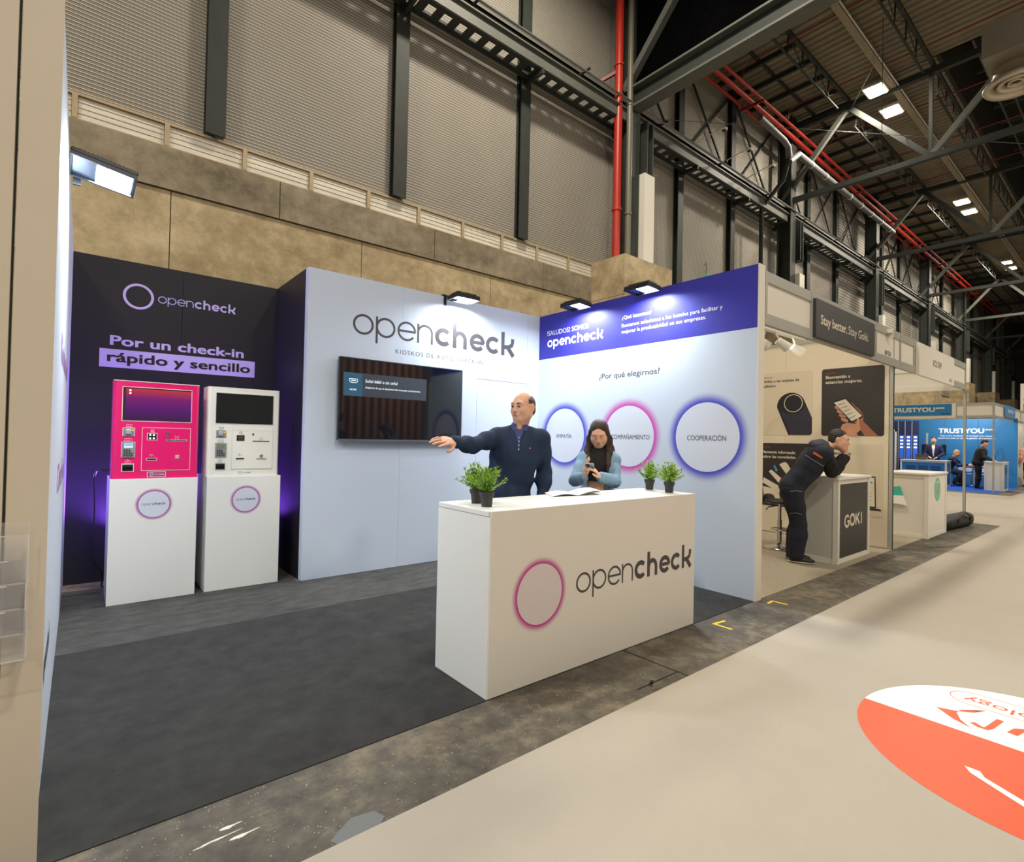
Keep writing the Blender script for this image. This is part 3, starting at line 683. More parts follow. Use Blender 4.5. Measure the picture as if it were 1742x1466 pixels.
# ------------------------------------------------------------------ flood lamps on the partition tops
m_flood = mat('flood_black', (26, 30, 34), .45, .3)
m_glow = mat('flood_glow', (255, 255, 255), .3, emit=(238, 246, 255), estr=42)
m_fglass = mat('flood_glass', (62, 70, 82), .12, spec=.8)
FLOOD_POWER = 26
def flood(label, pos, yaw, tilt, power=1.0, arm=.1, roll=0):
    """lamp head hanging out from the wall top; local +Y points back to the wall, light leaves downwards"""
    t = thing('flood_lamp', label, 'lamp', pos, yaw, 'black flood lamps clipped on the partition tops')
    Lw, Ld = .155, .105
    Rt = Matrix.Rotation(roll, 4, 'Y') @ Matrix.Rotation(tilt, 4, 'X')
    def T(o):
        o.data.transform(Rt); return o
    mb = MB(); mb.box(-Lw, Lw, -Ld, Ld, 0, .028, .006)
    for i in range(13): x = -.12+.02*i; mb.box(x-.002, x+.002, -.075, .075, .028, .052)
    T(mb.build('lamp_body', m_flood, t, local=True))
    mb = MB(); mb.box(-Lw, Lw, -Ld, -Ld+.012, -.022, 0); mb.box(-Lw, Lw, Ld-.012, Ld, -.022, 0); mb.box(-Lw, -Lw+.012, -Ld+.012, Ld-.012, -.022, 0); mb.box(Lw-.012, Lw, -Ld+.012, Ld-.012, -.022, 0)
    T(mb.build('lamp_bezel', m_flood, t, local=True))
    mb = MB(); mb.box(-Lw+.013, -.035, -Ld+.013, Ld-.013, -.006, -.002); T(mb.build('lamp_glass', m_fglass, t, local=True))
    mb = MB(); mb.box(-.034, Lw-.02, -Ld+.018, Ld-.018, -.008, -.002); T(mb.build('lamp_emitter', m_glow, t, local=True))
    mb = MB(); mb.bar((-.12, Ld-.01, .02), (-.12, Ld+arm, .05), .03, .018); mb.bar((-.12, Ld+arm, .065), (-.12, Ld+arm, -.06), .035, .02); mb.bar((-.12, Ld+arm, .06), (-.12, Ld+arm+.09, .06), .035, .018)
    mb.build('lamp_bracket', m_flood, t, local=True)
    # the lamp's own light
    d = bpy.data.lights.new('flood_light', 'AREA'); d.shape = 'RECTANGLE'; d.size = .20; d.size_y = .16; d.energy = FLOOD_POWER*power; d.color = COOL; d.spread = math.radians(165)
    o = bpy.data.objects.new('flood_light', d); COL.objects.link(o); o.parent = t
    o.matrix_basis = Rt @ Matrix.Translation((.045, 0, -.012))
flood('black flood lamp above the charcoal logo on the screen wall', (3.30, YB-.20, 2.955), 0, math.radians(-3), 1.0)
flood('black flood lamp on the blue header, nearer the screen wall', (XR-.19, 4.30, 2.965), -PI/2, math.radians(-3), 1.0)
flood('black flood lamp on the blue header, nearer the aisle', (XR-.19, 3.36, 2.965), -PI/2, math.radians(-3), 1.0)
flood('black flood lamp on the left partition, over the kiosks', (.070, 3.88, 2.885), 0, math.radians(-13), 2.3, .02, math.radians(9))

# ------------------------------------------------------------------ television
t = thing('television', 'large black wall television showing a no signal message', 'television', (2.67, YB-.05, 1.75))
tx0, tx1, tz0, tz1 = 1.950, 3.395, 1.345, 2.170
mb = MB(); mb.box(tx0, tx1, YB-.075, YB-.030, tz0, tz1, .006); mb.build('tv_body', m_blk, t)
m_scr = mat('tv_glass', (9, 12, 16), .05, spec=.85, emit=(14, 22, 34), estr=.35)
mb = MB(); mb.box(tx0+.010, tx1-.010, YB-.077, YB-.0745, tz0+.022, tz1-.010); mb.build('tv_screen', m_scr, t)
mb = MB(); mb.box(tx0, tx1, YB-.079, YB-.070, tz0-.004, tz0+.012); mb.build('bottom_trim', m_galv, t)
mb = MB(); mb.box(2.3, 3.0, YB-.03, YB, 1.5, 2.0); mb.build('wall_mount', m_blk, t)
Ps = Plane((0, YB-.0772, 0), (1, 0, 0), (0, 0, 1))
m_os = mat('screen_blue_tile', (44, 82, 104), .3, emit=(50, 96, 122), estr=.32); m_os2 = mat('screen_grey_tile', (58, 66, 74), .3, emit=(60, 72, 84), estr=.16); m_osw = mat('screen_text', (225, 235, 240), .3, emit=(220, 235, 245), estr=.75)
mb = MB(); mb.poly(Ps, [(1.990, 1.787), (2.188, 1.787), (2.188, 2.018), (1.990, 2.018)], .0008); mb.build('icon_tile', m_os, t)
mb = MB(); mb.poly(Ps, [(2.190, 1.787), (2.92, 1.787), (2.92, 2.020), (2.190, 2.020)], .0006); mb.build('message_tile', m_os2, t)
text(t, 'Señal débil o sin señal', Ps, 2.217, 2.571, 1.931, .032, m_osw, .0, .0012)
text(t, 'Asegúrese de que el dispositivo está conectado correctamente.', Ps, 2.217, 2.848, 1.872, .020, m_osw, .0, .0012)
text(t, 'HDMI', Ps, 2.055, 2.121, 1.842, .018, m_osw, .01, .0012)
mb = MB(); S_ = lambda q: Ps.at(q[0], q[1], .0012)
stroke(mb, Ps, [(2.05, 1.957), (2.136, 1.957), (2.136, 1.935), (2.118, 1.920), (2.068, 1.920), (2.05, 1.935), (2.05, 1.957)], .006, S_); stroke(mb, Ps, [(2.068, 1.941), (2.118, 1.941)], .008, S_); mb.build('port_icon', m_osw, t)

# ------------------------------------------------------------------ reception counter
t = thing('reception_counter', 'white reception counter with pink ringed circle and charcoal logo', 'counter', (2.69, 2.5, 0))
cx0, cx1, cy0, cy1, ct = 1.704, 3.682, 2.249, 2.770, 1.0
m_cfront = mat('counter_front_print', (216, 212, 203), .5, spec=.35, noise=(.8, .015, 3))
mb = MB(); mb.box(cx0+.012, cx1, cy0, cy0+.018, .004, ct-.0); mb.build('front_panel', m_cfront, t)
mb = MB(); mb.box(cx0, cx0+.018, cy0+.001, cy1, .004, ct-.030); mb.build('side_panel', m_white, t)
mb = MB(); mb.box(cx1-.018, cx1, cy0+.018, cy1, .004, ct-.030); mb.build('side_panel', m_white, t)
mb = MB(); mb.box(cx0, cx1, cy0+.0185, cy1, ct-.027, ct, .0015); mb.build('counter_top', m_white, t)
mb = MB(); mb.box(cx0+.018, cx1-.018, cy0+.02, cy1-.03, .45, .468); mb.build('inner_shelf', m_white, t)
ring_print(t, PC, 2.078, .502, .174, .222, mat('circle_paper_warm', (206, 196, 196), .5), (180, 50, 140), (216, 212, 203))
wordmark(t, PC, 2.375, 3.632, .449, m_ink)

# ------------------------------------------------------------------ plinths and kiosks
def plinth(x0, x1, label, cxx):
    t = thing('display_plinth', label, 'plinth', ((x0+x1)/2, 5.49, 0), group='white plinths under the kiosks')
    mb = MB(); mb.box(x0, x1, 5.24, 5.74, .004, 1.005, .002); mb.build('plinth_box', m_white, t)
    P = Plane((0, 5.24, 0), (1, 0, 0), (0, 0, 1))
    ring_print(t, P, cxx, .793, .107, .138, mat('circle_paper_cool', (204, 208, 220), .5), (160, 60, 150), (226, 226, 220))
    wordmark(t, P, cxx-.085, cxx+.078, .786, m_ink, dot=True, d=.0011)
plinth(.192, .797, 'white plinth with round pink ringed logo, under the pink kiosk', .489)
plinth(.868, 1.477, 'white plinth with round pink ringed logo, under the white kiosk', 1.183)

def kiosk(x0, col, label, pink):
    KY = 5.26; dx = x0-.198; W_ = .600; z0, z1 = 1.006, 1.800
    body = mat(col[0], col[1], .28, spec=.5, coat=.4)
    t = thing('self_service_kiosk', label, 'kiosk', (x0+.3, KY+.12, z0), group='self service kiosks')
    mb = MB(); r = .03; pr = []
    # rounded front corners, constant section in z
    sec = [(x0, KY+.22)]+[(x0+r-r*math.cos(a), KY+r-r*math.sin(a)) for a in np.linspace(0, PI/2, 7)]+[(x0+W_-r+r*math.sin(a), KY+r-r*math.cos(a)) for a in np.linspace(0, PI/2, 7)]+[(x0+W_, KY+.22)]
    n = len(sec); vs = [(x, y, z0) for x, y in sec]+[(x, y, z1) for x, y in sec]
    mb.add(vs, [tuple(range(n-1, -1, -1)), tuple(range(n, 2*n))]+[(i, (i+1) % n, (i+1) % n+n, i+n) for i in range(n)])
    mb.build('kiosk_body', body, t, smooth=35)
    m_line = mat('kiosk_line_'+col[0], (232, 214, 206) if pink else (206, 206, 196), .4)
    P = Plane((dx, KY, 0), (1, 0, 0), (0, 0, 1))
    def rect(name, a, b_, c, d_, m, th=.004, par=None, lab=None):
        mb = MB(); mb.box(dx+a, dx+b_, KY-th, KY+.001, c, d_, 0); o = mb.build(name, m, par or t)
        if lab: o['label'] = lab
        return o
    if pink: rect('top_trim', .2, .795, 1.794, 1.8, m_line)
    fr = rect('screen_frame', .257, .741, 1.472, 1.752, m_line, .003)
    if pink:
        ms = bpy.data.materials.new('kiosk_desktop'); ms.use_nodes = True; nt = ms.node_tree; b = nt.nodes['Principled BSDF']; b.inputs['Roughness'].default_value = .06; b.inputs['Base Color'].default_value = rgb(20, 8, 24)
        g = nt.nodes.new('ShaderNodeNewGeometry'); sx = nt.nodes.new('ShaderNodeSeparateXYZ'); nt.links.new(g.outputs['Position'], sx.inputs[0])
        mr = nt.nodes.new('ShaderNodeMapRange'); mr.inputs['From Min'].default_value = 1.478; mr.inputs['From Max'].default_value = 1.747; nt.links.new(sx.outputs['Z'], mr.inputs['Value'])
        cr = nt.nodes.new('ShaderNodeValToRGB'); e = cr.color_ramp.elements; e[0].color = rgb(66, 34, 70); e[1].color = rgb(214, 62, 66); e[1].position = .95
        q = e.new(.35); q.color = rgb(96, 30, 120); q = e.new(.7); q.color = rgb(140, 36, 120)
        nt.links.new(mr.outputs[0], cr.inputs[0]); nt.links.new(cr.outputs[0], b.inputs['Emission Color']); b.inputs['Emission Strength'].default_value = .75
    else: ms = mat('kiosk_screen_off', (24, 24, 24), .07, spec=.8)
    sc_ = rect('kiosk_screen', .262, .736, 1.478, 1.747, ms, .0045)
    if pink:
        mb = MB(); mb.box(dx+.262, dx+.736, KY-.0052, KY-.0045, 1.737, 1.747); mb.box(dx+.262, dx+.280, KY-.0052, KY-.0045, 1.478, 1.737); mb.build('task_bar', m_blk, sc_)
        for zz in (1.722, 1.700): mb = MB(); mb.box(dx+.302, dx+.315, KY-.0055, KY-.0045, zz-.007, zz+.006); mb.build('desktop_icon', m_osw, sc_)
    # service door
    dr = rect('service_door', .397, .735, 1.072, 1.421, body, .0045)
    for (a, b_, c, d_) in ((.394, .738, 1.421, 1.4245), (.394, .738, 1.068, 1.0715), (.394, .397, 1.0715, 1.421), (.735, .738, 1.0715, 1.421)): rect('door_edge', a, b_, c, d_, m_line, .0055, dr)
    rect('camera_window', .428, .500, 1.320, 1.379, m_line, .006, dr); rect('camera_glass', .432, .496, 1.324, 1.375, m_blk, .0068, dr)
    if pink:
        m_led = mat('camera_led', (240, 255, 245), .4, emit=(225, 255, 240), estr=3)
        for (a, c) in ((.450, 1.363), (.475, 1.363), (.450, 1.336), (.475, 1.336)):
            mb = MB(); mb.tube([(dx+a, KY-.0067, c), (dx+a, KY-.008, c)], .0062, 10); mb.build('camera_led', m_led, dr)
    else: mb = MB(); mb.box(dx+.445, dx+.484, KY-.0075, KY-.0068, 1.334, 1.366); mb.build('camera_grille', mat('brown_black', (70, 62, 52), .4), dr)
    rect('card_slot', .562, .711, 1.315, 1.329, m_line, .0065, dr); rect('slot_gap', .566, .707, 1.318, 1.326, m_blk, .0072, dr)
    rect('card_slot', .426, .500, 1.152, 1.173, m_line, .0065, dr); rect('slot_gap', .430, .496, 1.156, 1.169, m_blk, .0072, dr)
    rect('receipt_slot', .601, .688, 1.155, 1.163, m_galv, .0065, dr)
    mb = MB(); mb.tube([(dx+.568, KY-.003, 1.386), (dx+.568, KY-.014, 1.386)], .0075, 14); mb.build('door_lock', m_blk if not pink else m_galv, dr, smooth=40)
    if pink:
        mb = MB(); mb.box(dx+.560, dx+.578, KY-.030, KY-.014, 1.381, 1.391); mb.box(dx+.566, dx+.571, KY-.028, KY-.022, 1.34, 1.381); mb.tube([(dx+.568, KY-.025, 1.375), (dx+.574, KY-.028, 1.350), (dx+.566, KY-.02, 1.335)], .003, 6); mb.build('key', m_galv, dr)
    def icon(pts, w_=.0025):
        mb = MB(); S_ = lambda q: P.at(q[0], q[1], .0062)
        for p in pts: stroke(mb, P, p, w_, S_)
        mb.build('pictogram', m_line if pink else m_ink, t)
    sq = lambda a, b_, c, d_: [(a, c), (b_, c), (b_, d_), (a, d_), (a, c)]
    icon([sq(.455, .474, 1.386, 1.408), [(.46, 1.396), (.47, 1.396)], [(.47, 1.388), (.482, 1.383)]])
    icon([[(.626, 1.337), (.626, 1.332), (.632, 1.332)], [(.648, 1.337), (.648, 1.332), (.642, 1.332)], [(.626, 1.35), (.626, 1.356), (.632, 1.356)], [(.648, 1.35), (.648, 1.356), (.642, 1.356)], [(.624, 1.344), (.650, 1.344)]])
    icon([[(.448, 1.196), (.458, 1.206), (.468, 1.2), (.476, 1.192)], [(.455, 1.2), (.464, 1.186)]])
    icon([sq(.630, .656, 1.172, 1.196), [(.636, 1.178), (.650, 1.178)], [(.636, 1.185), (.650, 1.185)], [(.636, 1.191), (.650, 1.191)]], .004)
    icon([sq(.290, .326, 1.425, 1.444), [(.298, 1.434), (.306, 1.434)], [(.312, 1.434), (.318, 1.434)]])
    icon([sq(.281, .328, 1.306, 1.331), [(.29, 1.318), (.319, 1.318)]])
    icon([sq(.287, .322, 1.131, 1.151), [(.296, 1.156), (.304, 1.163), (.312, 1.156)], [(.296, 1.141), (.313, 1.141)]])
    # reader units on the left column
    m_rd = mat('reader_grey', (140, 142, 146), .35, .2)
    rect('reader_frame', .265, .347, 1.350, 1.419, m_line, .004); cr_ = rect('card_reader', .269, .343, 1.354, 1.415, m_rd, .009)
    mb = MB(); mb.box(dx+.285, dx+.322, KY-.022, KY-.009, 1.366, 1.405, .004); mb.build('reader_mouth', mat('reader_light', (176, 178, 182), .3, .3), cr_)
    mb = MB(); mb.box(dx+.326, dx+.340, KY-.011, KY-.009, 1.392, 1.404); mb.build('reader_light', mat('amber', (230, 160, 60), .4, emit=(240, 160, 60), estr=.5 if pink else .05), cr_)
    rect('pad_frame', .260, .352, 1.178, 1.304, m_line, .003); pd = rect('pin_pad', .263, .349, 1.181, 1.301, m_rd, .012)
    mb = MB(); mb.box(dx+.278, dx+.336, KY-.0135, KY-.012, 1.256, 1.292); mb.build('pad_screen', mat('lcd_'+col[0], (150, 170, 190) if pink else (110, 124, 96), .25, emit=(190, 215, 240), estr=.7 if pink else .02), pd)
    if pink: mb = MB(); mb.box(dx+.281, dx+.333, KY-.0142, KY-.0135, 1.277, 1.284); mb.build('lcd_text', mat('lcd_ink', (60, 90, 160), .4), pd)
    for i in range(4):
        for j in range(4):
            mb = MB(); a = dx+.275+.0165*i; c = 1.243-.0148*j; mb.box(a, a+.012, KY-.0155, KY-.012, c-.009, c, 0)
            mb.build('key_button', mat('key_dark', (58, 60, 66), .4) if i < 3 else mat('key_amber', (176, 150, 96), .4) if j in (0, 1) else mat('key_dark', (58, 60, 66), .4), pd)
    rect('reader_frame', .264, .347, 1.062, 1.129, m_line, .004); c2 = rect('contactless_reader', .270, .341, 1.070, 1.121, m_blk, .008)
    mb = MB(); mb.tube([(dx+.275, KY-.010, 1.094), (dx+.336, KY-.010, 1.094)], .009, 10); mb.build('reader_bar', mat('gloss_black', (14, 14, 16), .15), c2)
    rect('logo_plate', .436 if pink else .45, .566 if pink else .55, 1.016, 1.059, m_line if pink else body, .003); 
    if pink: rect('logo_field', .440, .562, 1.020, 1.055, mat('plum', (150, 40, 110), .4), .0036)
    mk = m_whiteink if pink else m_ink
    mb = MB(); disc(mb, P, .468, 1.038, .009, .0125, .0045, 24); mb.build('ring_print', mk if pink else m_pink, t)
    wordmark(t, P, .486, .555, 1.034, mk, d=.0045)
    # feet / camera dot on top
    mb = MB(); mb.tube([(dx+.5, KY-.002, 1.777), (dx+.5, KY, 1.777)], .003, 8); mb.build('camera_dot', m_blk, t)
    return t
kiosk(.198, ('kiosk_pink', (226, 16, 104)), 'glossy pink self service kiosk with lit purple screen', True)
kiosk(.862, ('kiosk_cream', (228, 226, 214)), 'cream white self service kiosk with its screen off', False)
# power lead of the pink kiosk
t = thing('power_cable', 'black power cable hanging behind the left plinth', 'cable', (.15, 5.8, 1))
mb = MB(); mb.tube([(.2, 5.6, 1.06), (.16, 5.62, 1.065), (.115, 5.66, 1.05), (.10, 5.68, .98), (.11, 5.7, .8), (.115, 5.72, .55), (.10, 5.74, .34), (.12, 5.76, .25), (.16, 5.80, .19), (.185, 5.83, .13), (.18, 5.85, .03), (.2, 5.86, .012)], .0055, 8); mb.build('cord', m_blk, t, smooth=True)
mb = MB(); mb.tube([(.20, 5.6, 1.06), (.155, 5.62, 1.066)], .012, 8); mb.build('plug', m_blk, t, smooth=40)
mb = MB(); mb.tube([(.118, 5.66, 1.052), (.104, 5.68, 1.0)], .007, 8); mb.build('cable_tag', m_whiteink, t)
# violet uplights
def uplight(x, y, z, label):
    t = thing('uplight', label, 'lamp', (x, y, z))
    mb = MB(); mb.lathe((x, y, 0.004), [(.05, 0), (.05, z-.06), (.055, z-.06), (.055, z-.01), (.048, z-.01)], 16); mb.build('lamp_can', m_blk, t, smooth=40)
    d = bpy.data.lights.new('uplight', 'SPOT'); d.energy = 120; d.color = (.26, .08, 1.0); d.spot_size = math.radians(150); d.spot_blend = .7; d.shadow_soft_size = .03
    o = bpy.data.objects.new('uplight_bulb', d); COL.objects.link(o); o.location = (x, y, z+.02); o.rotation_euler = (PI, 0, 0)
uplight(.34, 6.0, .42, 'violet uplight hidden behind the left plinth')
uplight(1.40, 6.0, .42, 'violet uplight hidden behind the right plinth')

# ------------------------------------------------------------------ plants, book
m_pot = mat('black_pot', (58, 56, 54), .6); m_soil = mat('potting_soil', (34, 26, 20), .95)
m_leafs = [mat('leaf_fresh', (158, 196, 62), .5), mat('leaf_mid', (112, 160, 56), .5), mat('leaf_dark', (62, 112, 44), .5), mat('leaf_yellow', (190, 212, 78), .5)]
def plant(x, y, s, label, seed, wide=1.0, rw=1.0):
    R_ = random.Random(seed); z = 1.0005
    t = thing('potted_plant', label, 'plant', (x, y, z), group='small potted plants on the reception counter')
    mb = MB(); mb.lathe((x, y, z), [(.030*s, 0), (.034*s, .045*s), (.0385*s, .062*s), (.0425*s, .063*s), (.0435*s, .084*s), (.039*s, .084*s), (.037*s, .072*s)], 24); mb.build('pot', m_pot, t, smooth=35)
    mb = MB(); mb.lathe((x, y, z+.072*s), [(.001, .004), (.037*s, 0)], 18, cap=False); mb.build('soil', m_soil, t)
    leaf = MB(); stem = MB()
    def addleaf(p, d, L_, w_, mi):
        d = Vector(d).normalized(); sd = d.cross(Vector((R_.uniform(-.3, .3), R_.uniform(-.3, .3), 1))).normalized(); n = sd.cross(d)
        p = Vector(p); leaf.cur = mi
        leaf.add([p, p+d*L_*.4+sd*w_+n*.002, p+d*L_, p+d*L_*.4-sd*w_+n*.002, p+d*L_*.45-n*.002], [(0, 1, 4), (1, 2, 4), (2, 3, 4), (3, 0, 4)])
    for k_ in range(46):
        a = R_.uniform(0, 2*PI); el = R_.uniform(.15, 1.0)**.8; out = (1-el)*.95*wide
        L_ = s*R_.uniform(.075, .125); p0 = Vector((x+R_.uniform(-.02, .02)*s, y+R_.uniform(-.02, .02)*s, z+.074*s))
        dirv = Vector((math.cos(a)*out, math.sin(a)*out, .35+el*.75)); pts = [p0]
        for q in range(5):
            dirv.z -= .05*out; dirv += Vector((R_.uniform(-.12, .12), R_.uniform(-.12, .12), 0)); pts.append(pts[-1]+dirv.normalized()*L_/4)
        stem.tube(pts, .0009*s+.0004, 4, cap=False)
        for q in range(1, 6):
            for rr in range(3):
                aa = R_.uniform(0, 2*PI); dd = dirv.normalized()+Vector((math.cos(aa), math.sin(aa), R_.uniform(-.2, .5)))*.85
                mi = R_.choices([0, 1, 2, 3], [4, 4, 3 if q < 3 else 1, 2 if q > 2 else .5])[0]
                addleaf(pts[q]+Vector((R_.uniform(-1, 1), R_.uniform(-1, 1), R_.uniform(-1, 1)))*.004, dd, s*R_.uniform(.020, .036), s*.0042*rw, mi)
    leaf.build('foliage', m_leafs, t)['kind'] = 'stuff'; stem.build('stems', MATS['leaf_mid'], t)['kind'] = 'stuff'
plant(1.865, 2.60, 1.02, 'bushy green plant in a black pot, partly hidden behind the front left one', 3, 1.0)
plant(1.825, 2.444, 1.02, 'bushy bright green plant in a black pot at the front left counter corner', 8, 1.1)
plant(3.638, 2.640, .98, 'small leafy plant in a black pot, left one of the right pair', 21, 1.25, 1.25)
plant(3.56, 2.40, .98, 'small leafy plant in a black pot at the right counter end', 34, 1.25, 1.25)
t = thing('open_book', 'open white booklet lying on the counter by the woman', 'book', (2.75, 2.66, 1.0), 0)
m_page = mat('page_white', (236, 234, 232), .6)
def pageset(name, sx, lift, n=10):
    mb = MB(); vs = []
    for i in range(n+1):
        u = i/n; xx = sx*u*.21; zz = 1.004+lift*math.sin(u*PI*.55)*.035*u+.012*math.sin(u*PI)
        vs += [(2.79+xx-.06, 2.70-xx*.16-.115, zz), (2.79+xx+.06, 2.70-xx*.16+.10, zz)]
    mb.v = vs+[(a, b_, c-.003) for a, b_, c in vs]; m_ = 2*(n+1)
    for i in range(n): mb.f += [(2*i, 2*i+1, 2*i+3, 2*i+2), (2*i+m_, 2*i+2+m_, 2*i+3+m_, 2*i+1+m_)]; mb.m += [0, 0]
    mb.build(name, m_page, t, smooth=True)
pageset('page_stack', -1, .0); pageset('page_stack', 1, .45); pageset('loose_page', 1, .75)
# ------------------------------------------------------------------ signed-distance modelling for people
class SDF:
    """smooth union of simple solids sampled on a grid, surfaced with surface nets"""
    def __init__(s): s.p = []
    def cone(s, a, b, ra, rb, k=.02, op='u'): s.p.append(('c', np.array(a, float), np.array(b, float), ra, rb, k, op)); return s
    def ell(s, c, r, R=None, k=.02, op='u'): s.p.append(('e', np.array(c, float), np.array(r, float), np.eye(3) if R is None else np.array(R, float), 0, k, op)); return s
    def box(s, c, hx, R=None, rad=.005, k=.01, op='u'): s.p.append(('b', np.array(c, float), np.array(hx, float), np.eye(3) if R is None else np.array(R, float), rad, k, op)); return s
    def cut(s, pt, n): s.p.append(('p', np.array(pt, float), np.array(n, float)/np.linalg.norm(n), 0, 0, 0, 'i')); return s
    def bounds(s):
        lo = np.full(3, 1e9); hi = -lo
        for q in s.p:
            if q[-1] != 'u': continue
            a, b = s.bb(q); lo = np.minimum(lo, a); hi = np.maximum(hi, b)
        return lo, hi
    def bb(s, q):
        if q[0] == 'c': r = max(q[3], q[4]); return np.minimum(q[1], q[2])-r, np.maximum(q[1], q[2])+r
        r = (np.abs(q[3]) @ q[2])+(q[4] if q[0] == 'b' else 0)
        if q[0] == 'e': r = np.sqrt((np.array(q[3])**2) @ (q[2]**2))
        return q[1]-r, q[1]+r
    def grid(s, h, noise=None):
        lo, hi = s.bounds(); lo = lo-3*h-.01; hi = hi+3*h+.01
        n = np.ceil((hi-lo)/h).astype(int)+1
        ax = [lo[i]+h*np.arange(n[i]) for i in range(3)]
        F = np.full(n, 1.0, np.float32)
        for q in s.p:
            if q[0] == 'p':
                X = (ax[0][:, None, None]-q[1][0])*q[2][0]+(ax[1][None, :, None]-q[1][1])*q[2][1]+(ax[2][None, None, :]-q[1][2])*q[2][2]
                F = np.maximum(F, X); continue
            a, b = s.bb(q); m = q[5]*1.5+4*h+.004
            i0 = np.maximum(((a-m-lo)/h).astype(int), 0); i1 = np.minimum(((b+m-lo)/h).astype(int)+2, n)
            if (i1 <= i0).any(): continue
            X = ax[0][i0[0]:i1[0], None, None]; Y = ax[1][None, i0[1]:i1[1], None]; Z = ax[2][None, None, i0[2]:i1[2]]
            if q[0] == 'c':
                d = q[2]-q[1]; L2 = max(d @ d, 1e-9)
                px, py, pz = X-q[1][0], Y-q[1][1], Z-q[1][2]
                t = np.clip((px*d[0]+py*d[1]+pz*d[2])/L2, 0, 1)
                D = np.sqrt((px-t*d[0])**2+(py-t*d[1])**2+(pz-t*d[2])**2)-(q[3]+(q[4]-q[3])*t)
            else:
                R = q[3]; px, py, pz = X-q[1][0], Y-q[1][1], Z-q[1][2]
                u = [px*R[0, i]+py*R[1, i]+pz*R[2, i] for i in range(3)]
                if q[0] == 'e':
                    k0 = np.sqrt(sum((u[i]/q[2][i])**2 for i in range(3))); k1 = np.sqrt(sum((u[i]/q[2][i]**2)**2 for i in range(3)))
                    D = k0*(k0-1)/np.maximum(k1, 1e-6)
                else:
                    w = [np.abs(u[i])-q[2][i] for i in range(3)]
                    D = np.sqrt(sum(np.maximum(v, 0)**2 for v in w))+np.minimum(np.maximum(np.maximum(w[0], w[1]), w[2]), 0)-q[4]
            sl = (slice(i0[0], i1[0]), slice(i0[1], i1[1]), slice(i0[2], i1[2])); G = F[sl]; k = max(q[5], 1e-4)
            if q[6] == 'u':
                hh = np.clip(.5+.5*(G-D)/k, 0, 1); F[sl] = np.where(np.abs(G-D) < k, G+(D-G)*hh-k*hh*(1-hh), np.minimum(G, D))
            else:
                D = -D; hh = np.clip(.5+.5*(D-G)/k, 0, 1); F[sl] = np.where(np.abs(G-D) < k, G+(D-G)*hh+k*hh*(1-hh), np.maximum(G, D))
        if noise is not None:
            F = F+noise(ax[0][:, None, None], ax[1][None, :, None], ax[2][None, None, :])
        F[0] = F[-1] = 1; F[:, 0] = F[:, -1] = 1; F[:, :, 0] = F[:, :, -1] = 1
        return F, lo, h
    def mesh(s, name, h, m, parent, noise=None):
        F, lo, h = s.grid(h, noise); I = F < 0
        n = F.shape
        c = np.zeros((n[0]-1, n[1]-1, n[2]-1), np.int8)
        for dx in (0, 1):
            for dy in (0, 1):
                for dz in (0, 1): c += I[dx:n[0]-1+dx, dy:n[1]-1+dy, dz:n[2]-1+dz]
        mask = (c > 0) & (c < 8); ijk = np.argwhere(mask); idx = np.full(mask.shape, -1, np.int64); idx[mask] = np.arange(len(ijk))
        if len(ijk) == 0: return None
        acc = np.zeros((len(ijk), 3)); cnt = np.zeros(len(ijk))
        i, j, k = ijk.T
        cor = [(a, b, c_) for a in (0, 1) for b in (0, 1) for c_ in (0, 1)]
        for a in range(8):
            for b in range(a+1, 8):
                A, B = cor[a], cor[b]
                if sum(abs(A[q]-B[q]) for q in range(3)) != 1: continue
                fa = F[i+A[0], j+A[1], k+A[2]]; fb = F[i+B[0], j+B[1], k+B[2]]; x = (fa < 0) != (fb < 0)
                t = np.where(x, fa/np.where(x, fa-fb, 1), 0)
                for q in range(3): acc[:, q] += np.where(x, A[q]+t*(B[q]-A[q]), 0)
                cnt += x
        V = (ijk+acc/cnt[:, None])*h+lo
        faces = []
        for axn in range(3):
            o1, o2 = [q for q in range(3) if q != axn]
            sh = [slice(1, n[q]-1) for q in range(3)]; sa = list(sh); sa[axn] = slice(0, n[axn]-1); sb = list(sh); sb[axn] = slice(1, n[axn])
            a = I[tuple(sa)]; b = I[tuple(sb)]; D = np.argwhere(a != b)
            if len(D) == 0: continue
            off = np.array([1, 1, 1]); off[axn] = 0; P = D+off; inside = a[tuple(D.T)]
            def cell(d1, d2):
                Q = P.copy(); Q[:, o1] -= d1; Q[:, o2] -= d2; return idx[Q[:, 0], Q[:, 1], Q[:, 2]]
            q4 = np.stack([cell(0, 0), cell(1, 0), cell(1, 1), cell(0, 1)], 1)
            flip = inside if axn != 1 else ~inside
            q4[~flip] = q4[~flip][:, ::-1]; faces.append(q4)
        Q = np.concatenate(faces); Q = Q[(Q >= 0).all(1)]
        me = bpy.data.meshes.new(name); me.vertices.add(len(V)); me.vertices.foreach_set('co', V.astype(np.float32).ravel())
        me.loops.add(len(Q)*4); me.loops.foreach_set('vertex_index', Q.astype(np.int32).ravel())
        me.polygons.add(len(Q)); me.polygons.foreach_set('loop_start', np.arange(0, len(Q)*4, 4, dtype=np.int32)); me.polygons.foreach_set('loop_total', np.full(len(Q), 4, np.int32))
        me.polygons.foreach_set('use_smooth', np.ones(len(Q), bool)); me.update(calc_edges=True); me.validate()
        for q in (m if isinstance(m, (list, tuple)) else [m]): me.materials.append(q)
        return link(name, me, parent)

